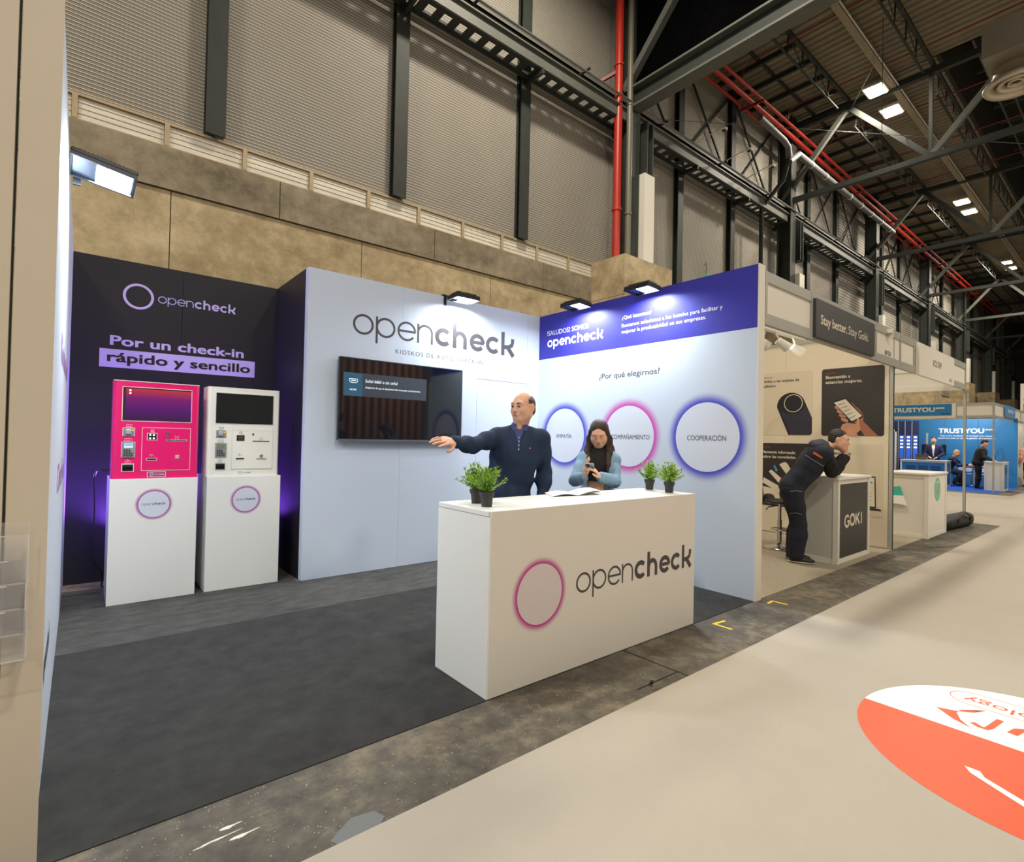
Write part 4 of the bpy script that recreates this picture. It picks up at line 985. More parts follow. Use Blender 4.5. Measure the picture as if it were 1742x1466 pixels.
def V3(*a): return np.array(a, float)
def nrm(v): v = np.array(v, float); return v/np.linalg.norm(v)
def frame(right, fwd_, up_=None):
    """columns: right, forward, up"""
    f = nrm(fwd_); r = np.array(right, float); r = nrm(r-f*(r @ f)); return np.stack([r, f, np.cross(r, f)], 1)
def head_frame(face, up_=(0, 0, 1)):
    f = nrm(face); r = nrm(np.cross(f, up_)); return np.stack([r, f, np.cross(r, f)], 1)

def folds(amp, sc, seed=0, vert=1.0):
    r = np.random.RandomState(seed); K = r.randn(6, 3)*sc; K[:, 2] *= vert; ph = r.rand(6)*6.28
    def f(X, Y, Z):
        q = 0
        for i in range(6): q = q+np.sin(X*K[i, 0]+Y*K[i, 1]+Z*K[i, 2]+ph[i])
        return (amp*q/3).astype(np.float32)
    return f

def head_sdf(S, C, R, s=1.0, female=False, neck=None):
    def T(x, y, z): return C+R @ (np.array([x, y, z])*s)
    def r3(*a): return np.array(a)*s
    w = .95 if female else 1.0
    S.ell(T(0, -.014, .030), r3(.079*w, .094, .083), R, .02)
    S.ell(T(0, .022, -.020), r3(.068*w, .070, .086), R, .03)
    S.ell(T(0, .054, -.086), r3((.038 if not female else .030), .034, .026), R, .035)
    for sx in (-1, 1):
        S.ell(T(sx*.040*w, .058, -.026), r3(.027, .026, .026), R, .03)        # cheek
        S.ell(T(sx*.048*w, .020, -.050), r3(.024, .040, .034), R, .03)
        S.cone(T(sx*.058*w, -.002, -.058), T(sx*.022, .056, -.092), (.024 if not female else .016)*s, (.020 if not female else .015)*s, .03)    # jaw line
    S.cone(T(-.040, .074, .026), T(.040, .074, .026), .013*s, .013*s, .025)     # brow
    for sx in (-1, 1): S.ell(T(sx*.031, .098, .006), r3(.017, .014, .010), R, .012, 's')
    S.cone(T(0, .086, .012), T(0, (.107 if not female else .103), -.026), .0085*s, (.0120 if not female else .0095)*s, .016)        # nose
    for sx in (-1, 1): S.ell(T(sx*.0115, .096, -.031), r3(.0085, .010, .007), R, .008)
    S.ell(T(0, .089, -.058), r3(.026, .013, .013), R, .014)
    S.ell(T(0, .103, -.056), r3(.022, .006, .0022), R, .004, 's')
    for sx in (-1, 1):
        S.ell(T(sx*.084*w, -.010, -.006), r3(.0085, .021, .034), R @ np.array(Matrix.Rotation(.40*sx, 3, 'Z')), .008)
        S.ell(T(sx*.094*w, .000, -.002), r3(.007, .011, .018), R, .006, 's')
    if neck is not None: S.cone(T(0, -.022, -.060), neck, .052*s*(.86 if female else 1), .060*s*(.82 if female else 1), .03)
    return T
def face_parts(parent, T, R, s, hairmat, lipmat, closed=False, female=False, detail=True):
    eyew, iris = mat('eye_white', (196, 186, 178), .2), mat('iris_brown', (38, 24, 16), .15)
    for sx in (-1, 1):
        c = T(sx*.031, .083, .005)
        if detail:
            mb = MB(); bm = bmesh.new(); bmesh.ops.create_uvsphere(bm, u_segments=16, v_segments=12, radius=.0125*s)
            for v in bm.verts: v.co = Vector(c)+v.co
            mb.bm(bm); mb.build('eyeball', eyew if not closed else MATS['skin_f'], parent, smooth=True)
            g = Vector(R @ nrm([-.25 if not female else 0, 1, -.12 if not closed else -.8])); p = Vector(c)+g*.0112*s
            mb = MB(); bm = bmesh.new(); bmesh.ops.create_uvsphere(bm, u_segments=12, v_segments=8, radius=.0066*s)
            for v in bm.verts: v.co = p+v.co*.9
            mb.bm(bm)
            if not closed: mb.build('iris', iris, parent, smooth=True)
            # lids
            mb = MB(); a = []
            n = 9
            for i in range(n):
                u = -1+2*i/(n-1); drop = (.0012 if not closed else -.0045)
                a.append(T(sx*.031+u*.0155, .0965-.006*u*u, .006+drop+.004*(1-u*u)*(1 if not closed else .1)))
            mb.tube(a, .0028*s, 6); mb.build('eyelid', MATS['skin_f' if female else 'skin_m'], parent, smooth=True)
            mb = MB(); mb.tube([Vector(p_)+Vector(R @ V3(0, .0018, -.001 if closed else -.0012))*s for p_ in a], .0012*s, 5); mb.build('eyelash', hairmat, parent, smooth=True)
        b = [T(sx*(.013+.033*u), .099-.012*u*u, .0245+.005*math.sin(u*2.2)-(.002 if female else 0)) for u in np.linspace(0, 1, 8)]
        mb = MB(); mb.tube(b, [(.0026 if not female else .0016)*s*(.7+.6*math.sin(min(1, q/7*1.3)*PI*.6+.4)) for q in range(8)], 6); mb.build('eyebrow', hairmat, parent, smooth=True)
    for (dz, th, wd) in ((.0034, .0036, .023), (-.0038, .0044, .020)):
        a = [T(u*wd, .1005-.009*u*u, -.0565+dz+(.0018*(1-abs(u)*2) if dz > 0 else -.0018*(1-u*u))) for u in np.linspace(-1, 1, 9)]
        mb = MB(); mb.tube(a, [th*s*(.35+.65*math.sqrt(max(0, 1-(q/4-1)**2))) for q in range(9)], 7); mb.build('lip', lipmat, parent, smooth=True)

def hand_sdf(S, wrist, d, pn, side, curl=(.25, .3, .35, .4), s=1.0, spread=.12, thumb=(.6, .5), k=.004):
    """d: direction of the hand, pn: palm normal (palm faces pn), side: +1 when the thumb is on the cross(d, pn) side"""
    d = nrm(d); pn = nrm(np.array(pn)-d*(np.array(pn) @ d)); w = np.cross(d, pn)*side
    wr = np.array(wrist, float); P = lambda a, b, c: wr+(d*a+w*b+pn*c)*s
    S.cone(P(-.03, 0, 0), P(.012, 0, 0), .026*s, .024*s, .012)
    R = np.stack([d, w, pn], 1)
    S.ell(P(.052, .002, 0), np.array([.050, .041, .015])*s, R, .012)
    S.cone(P(.02, .024, .004), P(.07, .03, .0), .014*s, .010*s, .012); S.cone(P(.02, -.026, .002), P(.075, -.030, 0), .012*s, .010*s, .012)
    L = [(.045, .026, .022), (.050, .030, .023), (.046, .028, .022), (.036, .021, .019)]
    for i in range(4):
        b = .030-.0205*i; a = .092-.004*abs(i-1)-(.008 if i == 3 else 0); p = P(a-.012, b, 0); yaw = spread*(1.4-i)
        dirv = d*math.cos(yaw)+w*math.sin(yaw); ang = curl[i]*.7; r = (.0092, .0094, .0090, .0080)[i]*s
        for j, l in enumerate(L[i]):
            q = p+(dirv*math.cos(ang)+pn*math.sin(ang))*(l+(.012 if j == 0 else 0))*s
            S.cone(p, q, r, r*.93, k); p = q; ang += curl[i]*1.1; r *= .93
    t0 = P(.022, .026, .004); t1 = P(.050, .056, .012+.02*thumb[0]); t2 = P(.078, .066, .016+.035*thumb[0]); t3 = P(.098, .066-.012*thumb[1], .018+.045*thumb[0])
    S.cone(t0, t1, .015*s, .0118*s, .01); S.cone(t1, t2, .0112*s, .0100*s, k); S.cone(t2, t3, .0100*s, .0086*s, k)

SKIN_M = mat('skin_m', (214, 166, 140), .5, spec=.35, noise=(18, .05, 3)); SKIN_F = mat('skin_f', (222, 174, 146), .48, spec=.35, noise=(14, .04, 3))
for m_ in (SKIN_M, SKIN_F):
    b = m_.node_tree.nodes['Principled BSDF']; b.inputs['Subsurface Weight'].default_value = .12; b.inputs['Subsurface Radius'].default_value = (.6, .25, .12); b.inputs['Subsurface Scale'].default_value = .012
LIP_M, LIP_F = mat('lip_m', (176, 108, 96), .45), mat('lip_f', (180, 92, 88), .4)
def hairm(name, c): return mat(name, c, .45, spec=.4, noise=(60, .35, 3), stretch=(4, 4, .6), bump=(120, .3))

def torso(S, J, g=0.0, k=.04, female=False, lo=0.0):
    """trunk from the hips to the shoulders, g = how far the cloth stands off the body"""
    f = nrm(J['f']); up_ = nrm(J['neck']-J['pel']); r = nrm(np.cross(f, up_)); f2 = np.cross(up_, r); R = np.stack([r, f2, up_], 1)
    L = np.linalg.norm(J['neck']-J['pel']); b = J.get('bulk', 1.0); P = lambda a, fw=0, rr=0: J['pel']+up_*L*a+f2*fw+r*rr
    hw = .150 if not female else .148; S.ell(P(.02, -.005), (hw*b+g, .108*b+g, .125+g), R, k)
    S.ell(P(.30, .0), ((.152 if not female else .112)*b+g, (.100 if not female else .085)*b+g, .14+g), R, k)
    S.ell(P(.56, .002), ((.160 if not female else .130)*b+g, (.112 if not female else .095)*b+g, .15+g), R, k)
    S.ell(P(.76, -.004), ((.170 if not female else .142)*b+g, (.100 if not female else .085)*b+g, .105+g), R, k)
    if female:
        for sx in (-1, 1): S.ell(P(.62, .062, sx*.062), (.054+g*.6, .048+g*.6, .052+g*.6), R, .03)
    for sh in ('shR', 'shL'): S.cone(P(.93, -.008), J[sh], (.052 if not female else .040)+g, (.056 if not female else .046)+g, k)
    return P, R
def arm(S, sh, el, wr, g=0.0, s=1.0, k=.02, end=1.0):
    S.cone(sh, sh+(el-sh)*.45, (.054)*s+g, (.050)*s+g, .03); S.cone(sh+(el-sh)*.45, el, .048*s+g, (.040)*s+g, k); w2 = el+(wr-el)*end
    S.cone(el, el+(wr-el)*.35, .041*s+g, (.042)*s+g, k); S.cone(el+(wr-el)*.35, w2, (.041)*s+g, (.029)*s+g*.8, k)
def leg(S, hp, kn, an, g=0.0, s=1.0, k=.03):
    S.cone(hp, hp+(kn-hp)*.5, .088*s+g, (.074)*s+g, .04); S.cone(hp+(kn-hp)*.5, kn, .074*s+g, .055*s+g, k)
    m_ = kn+(an-kn)*.35; S.cone(kn, m_, .055*s+g, (.055)*s+g*1.4, k); S.cone(m_, an, .054*s+g*1.4, .038*s+g*1.6, k)
def shoe(parent, an, toe, m, h=.008, s=1.0):
    S = SDF(); a = np.array(an, float); t = np.array(toe, float); d = t-a; d[2] = 0; d = nrm(d); z = min(a[2], t[2])
    r = np.cross(d, [0, 0, 1]); R = np.stack([d, r, [0, 0, 1]], 1); zf = t[2]
    heel = V3(a[0], a[1], zf+.03)-d*.035; S.cone(heel, V3(a[0], a[1], a[2]-.01), .038*s, .042*s, .02)
    S.ell(V3(a[0], a[1], zf+.035)+d*.05, (.10*s, .042*s, .038*s), R, .02); S.ell(V3(a[0], a[1], zf+.03)+d*.125, (.07*s, .044*s, .030*s), R, .02)
    S.cut((0, 0, zf), (0, 0, -1)); return S.mesh('shoe', h, m, parent)
def person(label, J, spec, res=.01, cat='person', name='person'):
    """J: joints in world space. spec: clothing colours"""
    root = thing(name, label, cat, (J['anL'][0]*.5+J['anR'][0]*.5, J['anL'][1]*.5+J['anR'][1]*.5, 0))
    fem = spec.get('female', False); skin = SKIN_F if fem else SKIN_M
    # body: one continuous surface
    S = SDF(); torso(S, J, -.012, female=fem)
    for q in 'RL':
        arm(S, J['sh'+q], J['el'+q], J['wr'+q], -.008, .76 if fem else 1.0); leg(S, J['hp'+q], J['kn'+q], J['an'+q], -.012)
        hd = J.get('hd'+q)
        if hd: hand_sdf(S, J['wr'+q], *hd)
        S.cone(J['an'+q]-V3(0, 0, .02), J['to'+q]+V3(0, 0, .025), .03, .022, .02)
    R = head_frame(J['face'], J.get('headup', (0, 0, 1)))
    T = head_sdf(S, J['head'], R, spec.get('hs', 1.0), fem, J['neck'])
    S.mesh('body', res, skin, root)
    return root, T, R
from mathutils.bvhtree import BVHTree
def on_surface(o, p, d):
    """first hit on mesh o (world coordinates mesh) from p along d"""
    me = o.data; t = BVHTree.FromPolygons([v.co for v in me.vertices], [tuple(q.vertices) for q in me.polygons])
    h = t.ray_cast(Vector(p), Vector(d).normalized()); return (h[0], h[1]) if h[0] is not None else (Vector(p), -Vector(d).normalized())
def collar(parent, c, up_, front, r0, r1, h, gap, m, name='collar', flare=.0):
    up_ = nrm(up_); f = nrm(np.array(front)-up_*(np.array(front) @ up_)); r = np.cross(f, up_); mb = MB(); n = 28; rows = []
    for i in range(n+1):
        a = gap+(2*PI-2*gap)*i/n; dv = f*math.cos(a)+r*math.sin(a); ff = max(0, math.cos(a))
        b0 = c+dv*r0; t0 = c+dv*(r1)+up_*h*(1-.25*ff); o0 = t0+dv*.004; d0 = c+dv*(r0+.016+flare)+up_*(-.008-.010*ff)
        rows += [b0, t0, o0, d0]
    fs = []
    for i in range(n):
        for j in range(3): fs.append((4*i+j, 4*i+j+1, 4*i+5+j, 4*i+4+j))
    mb.add(rows, fs); return mb.build(name, m, parent, smooth=True)

# ------------------------------------------------------------------ the man in the navy jumper
J = dict(f=V3(-.66, -.75, 0), pel=V3(2.545, 3.16, .93), neck=V3(2.635, 3.125, 1.484), head=V3(2.650, 3.105, 1.640), face=V3(-.985, -.19, -.05),
         shR=V3(2.480, 3.215, 1.405), shL=V3(2.752, 3.000, 1.405), bulk=1.13,
         elR=V3(2.205, 3.13, 1.340), wrR=V3(1.950, 3.00, 1.367), elL=V3(2.835, 3.045, 1.13), wrL=V3(2.735, 2.965, .955),
         hpR=V3(2.47, 3.22, .90), hpL=V3(2.62, 3.10, .90), knR=V3(2.47, 3.20, .48), knL=V3(2.63, 3.08, .48), anR=V3(2.47, 3.22, .09), anL=V3(2.63, 3.11, .09), toR=V3(2.39, 3.12, .01), toL=V3(2.55, 3.00, .01),
         hdR=(V3(-.92, -.30, .04), V3(.1, .62, -.78), 1, (.06, .12, .22, .32), 1.08, .16, (.3, .1)),
         hdL=(V3(-.35, -.3, -.9), V3(-.6, .4, 0), -1, (.5, .5, .55, .6), 1.0))
root, T, R = person('man in a navy jumper pointing left behind the white counter', J, dict(hs=1.0), .0056)
hm = hairm('short_dark_hair', (62, 54, 48))
face_parts(root, T, R, 1.0, hm, LIP_M)
S = SDF(); s = 1.0
S.ell(T(0, -.018, .026), np.array([.0825, .094, .084])*s, R, .01)
S.ell(T(0, -.045, -.025), np.array([.075, .058, .058])*s, R, .02)
S.box(T(0, .130, .0), np.array([.12, .075, .2])*s, R, .005, .012, 's')
S.ell(T(0, .025, .110), np.array([.058, .110, .055])*s, R, .02, 's')
for q in (-1, 1): S.ell(T(q*.086, .030, -.050), np.array([.030, .030, .040])*s, R, .008, 's'); S.ell(T(q*.090, -.008, -.012), np.array([.018, .018, .026])*s, R, .006, 's')
S.cut(T(0, 0, -.065), R @ V3(0, 0, -1)); S.mesh('hair', .004, hm, root, folds(.0012, 300, 4))
m_jump = mat('navy_jumper', (40, 52, 76), .85, spec=.2, noise=(60, .10, 3), bump=(500, .25))
S = SDF(); P_, RR = torso(S, J, .010, .05)
for q in 'RL': arm(S, J['sh'+q], J['el'+q], J['wr'+q], .012, .96, .05, .97)
S.ell(J['pel']+V3(0, 0, .02), (.185, .14, .12), RR, .06)
S.cut((0, 0, .86), (0, 0, -1)); S.cone(P_(1.015, .035), P_(1.2, .035), .048, .060, .012, 's')
jump = S.mesh('jumper', .0065, m_jump, root, folds(.0034, 30, 2, .55))
S = SDF(); S.cone(J['wrR']+(J['elR']-J['wrR'])*.02, J['wrR']+(J['elR']-J['wrR'])*.16, .041, .0445, .01); S.mesh('jumper_cuff', .006, m_jump, root); S = SDF(); S.cone(J['wrL'], J['wrL']+(J['elL']-J['wrL'])*.2, .040, .042, .01); S.mesh('jumper_cuff', .006, m_jump, root)
m_shirt = mat('navy_patterned_shirt', (36, 56, 108), .7, noise=(180, .7, 2))
collar(root, J['neck']+V3(0, 0, -.012), J['neck']-J['pel'], J['f'], .064, .060, .042, .42, m_shirt, 'shirt_collar')
f = nrm(J['f'])
for q in (-1, 1):
    mb = MB(); side = np.cross(f, [0, 0, 1])*q; b = J['neck']+f*.062+side*.022+V3(0, 0, .016)
    pts = [b, b+side*.038-f*.022+V3(0, 0, .006), b+side*.040+f*.010+V3(0, 0, -.045), b+side*.006+f*.018+V3(0, 0, -.040)]
    mb.add(pts+[p+f*.004 for p in pts], [(0, 1, 2, 3), (7, 6, 5, 4), (0, 4, 5, 1), (1, 5, 6, 2), (2, 6, 7, 3), (3, 7, 4, 0)]); mb.build('collar_point', m_shirt, root)
strip = []; hits = []
for i in range(12):
    z = 1.462-.0145*i; p, n_ = on_surface(jump, V3(J['neck'][0], J['neck'][1], z)+f*.5, -f); hits.append(p)
mb = MB(); sd = Vector(np.cross(f, [0, 0, 1])); fv = Vector(f)
w_ = [.034, .031, .027, .022, .017, .012, .009, .009, .009, .009, .009, .009]
for i, p in enumerate(hits): p = p+fv*.003; mb.v += [p+sd*w_[i], p-sd*w_[i]]
for i in range(11): mb.f.append((2*i, 2*i+1, 2*i+3, 2*i+2)); mb.m.append(0)
mb.build('shirt_placket', m_shirt, root)
mb = MB()
for i in (4, 6, 8, 10): p = hits[i]+fv*.004; mb.tube([p, p+fv*.003], .0055, 8)
mb.build('button', mat('shell_button', (200, 190, 170), .3), root)
side = np.cross(f, [0, 0, 1]); p, n_ = on_surface(jump, V3(J['neck'][0], J['neck'][1], 1.325)+f*.5-side*.085, -f)
mb = MB(); mb.obox(p+fv*.002, sd*.0055, fv*.001, Vector((0, 0, .004))); mb.build('chest_emblem', mat('pink_thread', (230, 130, 110), .6), root)
m_trs = mat('charcoal_trousers', (40, 40, 46), .8)
S = SDF(); S.ell(J['pel']+V3(0, 0, -.02), (.160, .118, .12), RR, .04)
for q in 'RL': leg(S, J['hp'+q], J['kn'+q], J['an'+q], .012)
S.mesh('trousers', .012, m_trs, root, folds(.003, 30, 3))
for q in 'RL': shoe(root, J['an'+q], J['to'+q], mat('black_leather', (26, 24, 24), .35), .01)

# ------------------------------------------------------------------ the woman with the phone
J = dict(f=V3(-.80, -.60, 0), pel=V3(3.485, 3.075, .90), neck=V3(3.478, 3.055, 1.322), head=V3(3.437, 3.018, 1.455), face=V3(-.72, -.52, -.50), bulk=1.0,
         shR=V3(3.376, 3.130, 1.228), shL=V3(3.578, 2.982, 1.228),
         elR=V3(3.180, 3.045, 1.060), wrR=V3(3.150, 2.915, 1.100), elL=V3(3.500, 2.885, 1.050), wrL=V3(3.235, 2.825, 1.105),
         hpR=V3(3.42, 3.13, .84), hpL=V3(3.55, 3.02, .84), knR=V3(3.42, 3.12, .46), knL=V3(3.55, 3.01, .46), anR=V3(3.42, 3.15, .08), anL=V3(3.55, 3.04, .08), toR=V3(3.34, 3.08, .01), toL=V3(3.47, 2.97, .01),
         hdR=(V3(-.06, -.10, .98), V3(.75, -.55, .1), -1, (.22, .2, .3, .42), .86, .14, (.3, .2)),
         hdL=(V3(-.62, .02, .62), V3(-.25, -.65, .3), -1, (.62, .58, .62, .66), .86, .02, (.8, .1)))
J['hdL'] = (V3(-.62, .12, .62), V3(-.45, .55, -.45), 1, (.45, .5, .55, .6), .86, .06, (.2, .3))
root, T, R = person('long haired woman in a light blue cardigan looking at her phone', J, dict(female=True, hs=.93), .0055)
hf = hairm('long_brown_hair', (54, 38, 30))
face_parts(root, T, R, .93, hf, LIP_F, True, True)
S = SDF(); s = .93; up_ = V3(0, 0, 1); fh = nrm(J['f']); rh = np.cross(fh, up_)
S.ell(T(0, -.022, .036), np.array([.086, .098, .092])*s, R, .02)
S.ell(T(0, -.050, -.03), np.array([.078, .062, .10])*s, R, .03)
S.ell(T(0, .112, -.014), np.array([.062, .080, .112])*s, R, .010, 's')
nk = J['neck']
for q, L_ in ((-1, .30), (1, .27)):
    a = T(q*.070, .012, .015); b = T(q*.082, -.005, -.06); c_ = nk+rh*q*.088+fh*.045+V3(0, 0, -.03); d_ = nk+rh*q*.086+fh*.105+V3(0, 0, -.13); e_ = nk+rh*q*.076+fh*.115+V3(0, 0, -L_*.75)
    S.cone(a, b, .024, .024, .03); S.cone(b, c_, .024, .030, .03); S.cone(c_, d_, .030, .021, .02); S.cone(d_, e_, .021, .007, .02)
    S.cone(b, nk+rh*q*.085-fh*.05+V3(0, 0, -.02), .028, .045, .03); S.cone(nk+rh*q*.085-fh*.04, nk+rh*q*.145-fh*.01+V3(0, 0, -.09), .036, .010, .03)
S.cone(T(0, -.06, -.03), nk-fh*.075+V3(0, 0, -.05), .07, .075, .03); S.cone(nk-fh*.075, nk-fh*.105+V3(0, 0, -.26), .08, .05, .03)
def strands(X, Y, Z):
    a = np.arctan2(Y-J['head'][1], X-J['head'][0]); w = np.clip((1.49-Z)/.06, .25, 1); return w.astype(np.float32)*(.0016*np.sin(a*30+2.0*np.sin(Z*5))+.0010*np.sin(a*67+Z*4)).astype(np.float32)
S.mesh('hair', .0045, hf, root, strands)
m_top = mat('black_knit_top', (24, 22, 22), .85, bump=(400, .3))
S = SDF(); P_, RR = torso(S, J, .008, .04, True); S.cone(P_(.90), P_(1.02, .005), .075, .052, .03)
S.cut(P_(.36), -(J['neck']-J['pel'])); S.mesh('crop_top', .006, m_top, root, folds(.0015, 40, 8))
m_card = mat('light_blue_cardigan', (134, 166, 192), .9, spec=.15, noise=(90, .10, 3), bump=(260, .5))
S = SDF(); torso(S, J, .015, .04, True)
for a_ in (.0, .25, .5, .75, 1.02): S.box(P_(a_, .10), (.060+.010*(1-a_), .085, .12), RR, .01, .008, 's')
for q in 'RL': arm(S, J['sh'+q], J['el'+q], J['wr'+q], .015, .76, .025, .95); S.cone(J['wr'+q]+(J['el'+q]-J['wr'+q])*.06, J['wr'+q]+(J['el'+q]-J['wr'+q])*.38, .038, .043, .012)
S.cut(P_(.02), -(J['neck']-J['pel'])); S.cone(P_(1.0, -.01), P_(1.12, 0), .05, .062, .015, 's')
def rib(X, Y, Z):
    a = np.arctan2(Y-J['pel'][1], X-J['pel'][0]); return (.0012*np.sin(a*70)).astype(np.float32)+folds(.003, 34, 6)(X, Y, Z)
S.mesh('cardigan', .0055, m_card, root, rib)
m_jean = mat('black_trousers', (28, 28, 32), .8)
S = SDF(); S.ell(J['pel']+V3(0, 0, -.02), (.156, .112, .105), RR, .04)
for q in 'RL': leg(S, J['hp'+q], J['kn'+q], J['an'+q], .010, .92)
S.cut((0, 0, .955), (0, 0, 1)); S.mesh('trousers', .012, m_jean, root)
for q in 'RL': shoe(root, J['an'+q], J['to'+q], MATS['black_leather'], .01, .9)
# phone
ph = thing('smartphone', 'pale grey smartphone held in the woman\'s hands', 'phone', (3.165, 2.875, 1.18))
c = Vector((3.158, 2.865, 1.182)); ax = Vector((-.70, -.56, .44)).normalized(); n_ = Vector((-.50, -.40, -.80)); n_ = (n_-ax*n_.dot(ax)).normalized(); ay = n_.cross(ax)
mb = MB(); mb.obox(c, ay*.038, ax*.0, n_*.0) if False else None
def phone_box(cc, hx, hy, hz):
    bm = bmesh.new(); bmesh.ops.create_cube(bm, size=2)
    for v in bm.verts: v.co = Vector((v.co.x*hx, v.co.y*hy, v.co.z*hz))
    bmesh.ops.bevel(bm, geom=[e for e in bm.edges if abs(e.verts[0].co.z-e.verts[1].co.z) > hz and abs(e.verts[0].co.x-e.verts[1].co.x) < 1e-5], offset=.008, segments=4, affect='EDGES')
    Mx = Matrix((ax, ay, n_)).transposed()
    for v in bm.verts: v.co = cc+Mx @ v.co
    return MB().bm(bm)
phone_box(c, .068, .036, .004).build('phone_shell', mat('pale_metal', (150, 172, 178), .35, .1), ph, smooth=40)
Mx = Matrix((ax, ay, n_)).transposed()
mb = MB(); mb.obox(c+Mx @ Vector((.045, .016, .0050)), ax*.016, ay*.014, n_*.0012); mb.build('camera_island', m_blk, ph)
mb = MB()
for (a, b_) in ((.052, .022), (.052, .010), (.038, .022)): p = c+Mx @ Vector((a, b_, .0062)); mb.tube([p, p+n_*.001], .0045, 10)
mb.build('camera_lens', mat('lens_glass', (40, 44, 54), .08, spec=.9), ph)

# ------------------------------------------------------------------ the worker leaning on the far counter
J = dict(f=V3(.42, -.90, 0), pel=V3(6.60, 2.755, .88), neck=V3(6.74, 2.455, 1.375), head=V3(6.83, 2.335, 1.455), face=V3(.30, -.93, -.18), headup=V3(.1, -.2, 1), bulk=1.06,
         shR=V3(6.62, 2.40, 1.30), shL=V3(6.90, 2.52, 1.31), elR=V3(6.80, 2.40, 1.085), wrR=V3(6.87, 2.285, 1.28), elL=V3(7.06, 2.46, 1.086), wrL=V3(6.93, 2.29, 1.27),
         hpR=V3(6.53, 2.72, .85), hpL=V3(6.69, 2.79, .85), knR=V3(6.56, 2.66, .47), knL=V3(6.72, 2.73, .47), anR=V3(6.56, 2.68, .10), anL=V3(6.72, 2.79, .10), toR=V3(6.61, 2.56, .01), toL=V3(6.76, 2.68, .01),
         hdR=(V3(.1, -.15, 1), V3(0, .6, 0), -1, (.7, .7, .7, .7), 1.0), hdL=(V3(-.3, -.1, 1), V3(-.1, .6, 0), 1, (.7, .7, .7, .7), 1.0))
root, T, R = person('worker in navy workwear leaning on the grey fronted counter', J, dict(hs=1.0), .0085)
hw = hairm('worker_hair', (44, 38, 34)); face_parts(root, T, R, 1.0, hw, LIP_M, detail=False)
S = SDF(); S.ell(T(0, -.022, .044), (.082, .096, .086), R, .02); S.ell(T(0, -.05, -.02), (.074, .056, .06), R, .03); S.box(T(0, .115, -.04), (.12, .06, .10), R, .01, .02, 's'); S.box(T(0, .07, -.09), (.12, .09, .09), R, .01, .02, 's')
S.mesh('hair', .006, hw, root, folds(.002, 160, 5))
m_vest = mat('navy_work_vest', (30, 34, 48), .85, noise=(20, .12, 3)); m_slv = mat('black_sleeve', (24, 24, 28), .85); m_hood = mat('grey_hood', (66, 70, 84), .85)
S = SDF(); P_, RR = torso(S, J, .030, .05); S.cut(J['pel']+V3(0, .02, -.06), (-.1, .3, -1)); vest = S.mesh('work_vest', .009, m_vest, root, folds(.007, 20, 11))
S = SDF()
for q in 'RL': arm(S, J['sh'+q], J['el'+q], J['wr'+q], .024, 1.05, .03, .92)
S.mesh('sleeves', .009, m_slv, root, folds(.005, 30, 12))
S = SDF(); S.cone(J['neck']+V3(-.03, .035, .015), J['neck']+V3(.03, -.03, -.005), .078, .062, .03); S.ell(J['neck']+V3(-.045, .085, .015), (.095, .07, .055), RR, .03); S.ell(T(0, .02, -.02), (.055, .08, .08), R, .02, 's'); S.mesh('hood', .008, m_hood, root, folds(.003, 50, 13))
cr = nrm(V3(.36, -.93, 0)); toc = nrm(V3(-.93, -.36, .0))
up_b = nrm(J['neck']-J['pel'])
orange = mat('orange_print', (226, 96, 40), .6)
mb = MB(); row = []
for i in range(7):
    q = J['pel']+(J['neck']-J['pel'])*(.80)+np.cross(up_b, toc)*(-.055+.018*i)+toc*.5; p, n_ = on_surface(vest, q, -toc); row.append((p, n_))
for i, (p, n_) in enumerate(row): mb.v += [p+n_*.002+Vector(up_b)*.012, p+n_*.002-Vector(up_b)*(.012-.001*i)]
for i in range(6): mb.f.append((2*i, 2*i+1, 2*i+3, 2*i+2)); mb.m.append(0)
mb.build('back_emblem', orange, root)
mb = MB(); pts = []
for i in range(10):
    q = J['pel']+(J['neck']-J['pel'])*(.68)+np.cross(up_b, toc)*(-.10+.024*i)+toc*.5; p, n_ = on_surface(vest, q, -toc); pts.append(p+n_*.002)
mb.tube(pts, .004, 6); mb.build('reflective_piping', mat('grey_piping', (130, 134, 146), .5), root)
S = SDF(); S.ell(J['pel']+V3(0, 0, -.03), (.175, .135, .13), RR, .05)
for q in 'RL': leg(S, J['hp'+q], J['kn'+q], J['an'+q], .026, 1.06)
m_wt = mat('navy_work_trousers', (28, 31, 42), .88, noise=(24, .14, 3)); trs = S.mesh('work_trousers', .010, m_wt, root, folds(.007, 24, 14))
mb = MB()
for (z, w_) in ((.60, .07), (.86, .06)):
    pts = []
    for i in range(7):
        p, n_ = on_surface(trs, V3(6.60, 2.70, z-.004*abs(i-3))+cr*(-.06+.02*i)+toc*.5, -toc); pts.append(p+n_*.002)
    mb.tube(pts, .003, 5)
mb.build('pocket_piping', MATS['grey_piping'], root)
m_sn = mat('black_trainer', (34, 36, 42), .6); m_sole = mat('cream_sole', (206, 190, 160), .6)
for q in 'RL':
    o = shoe(root, J['an'+q], J['to'+q], m_sn, .006, 1.0); a, t_ = J['an'+q], J['to'+q]; d = t_-a; d[2] = 0; d = nrm(d); r = np.cross(d, [0, 0, 1])
    S = SDF(); RRs = np.stack([d, r, [0, 0, 1]], 1); S.ell(V3(a[0], a[1], .022)+d*.052, (.145, .050, .022), RRs, .01); S.cut((0, 0, .005), (0, 0, -1)); S.cut((0, 0, .026), (0, 0, 1)); S.mesh('sole', .005, m_sole, root)

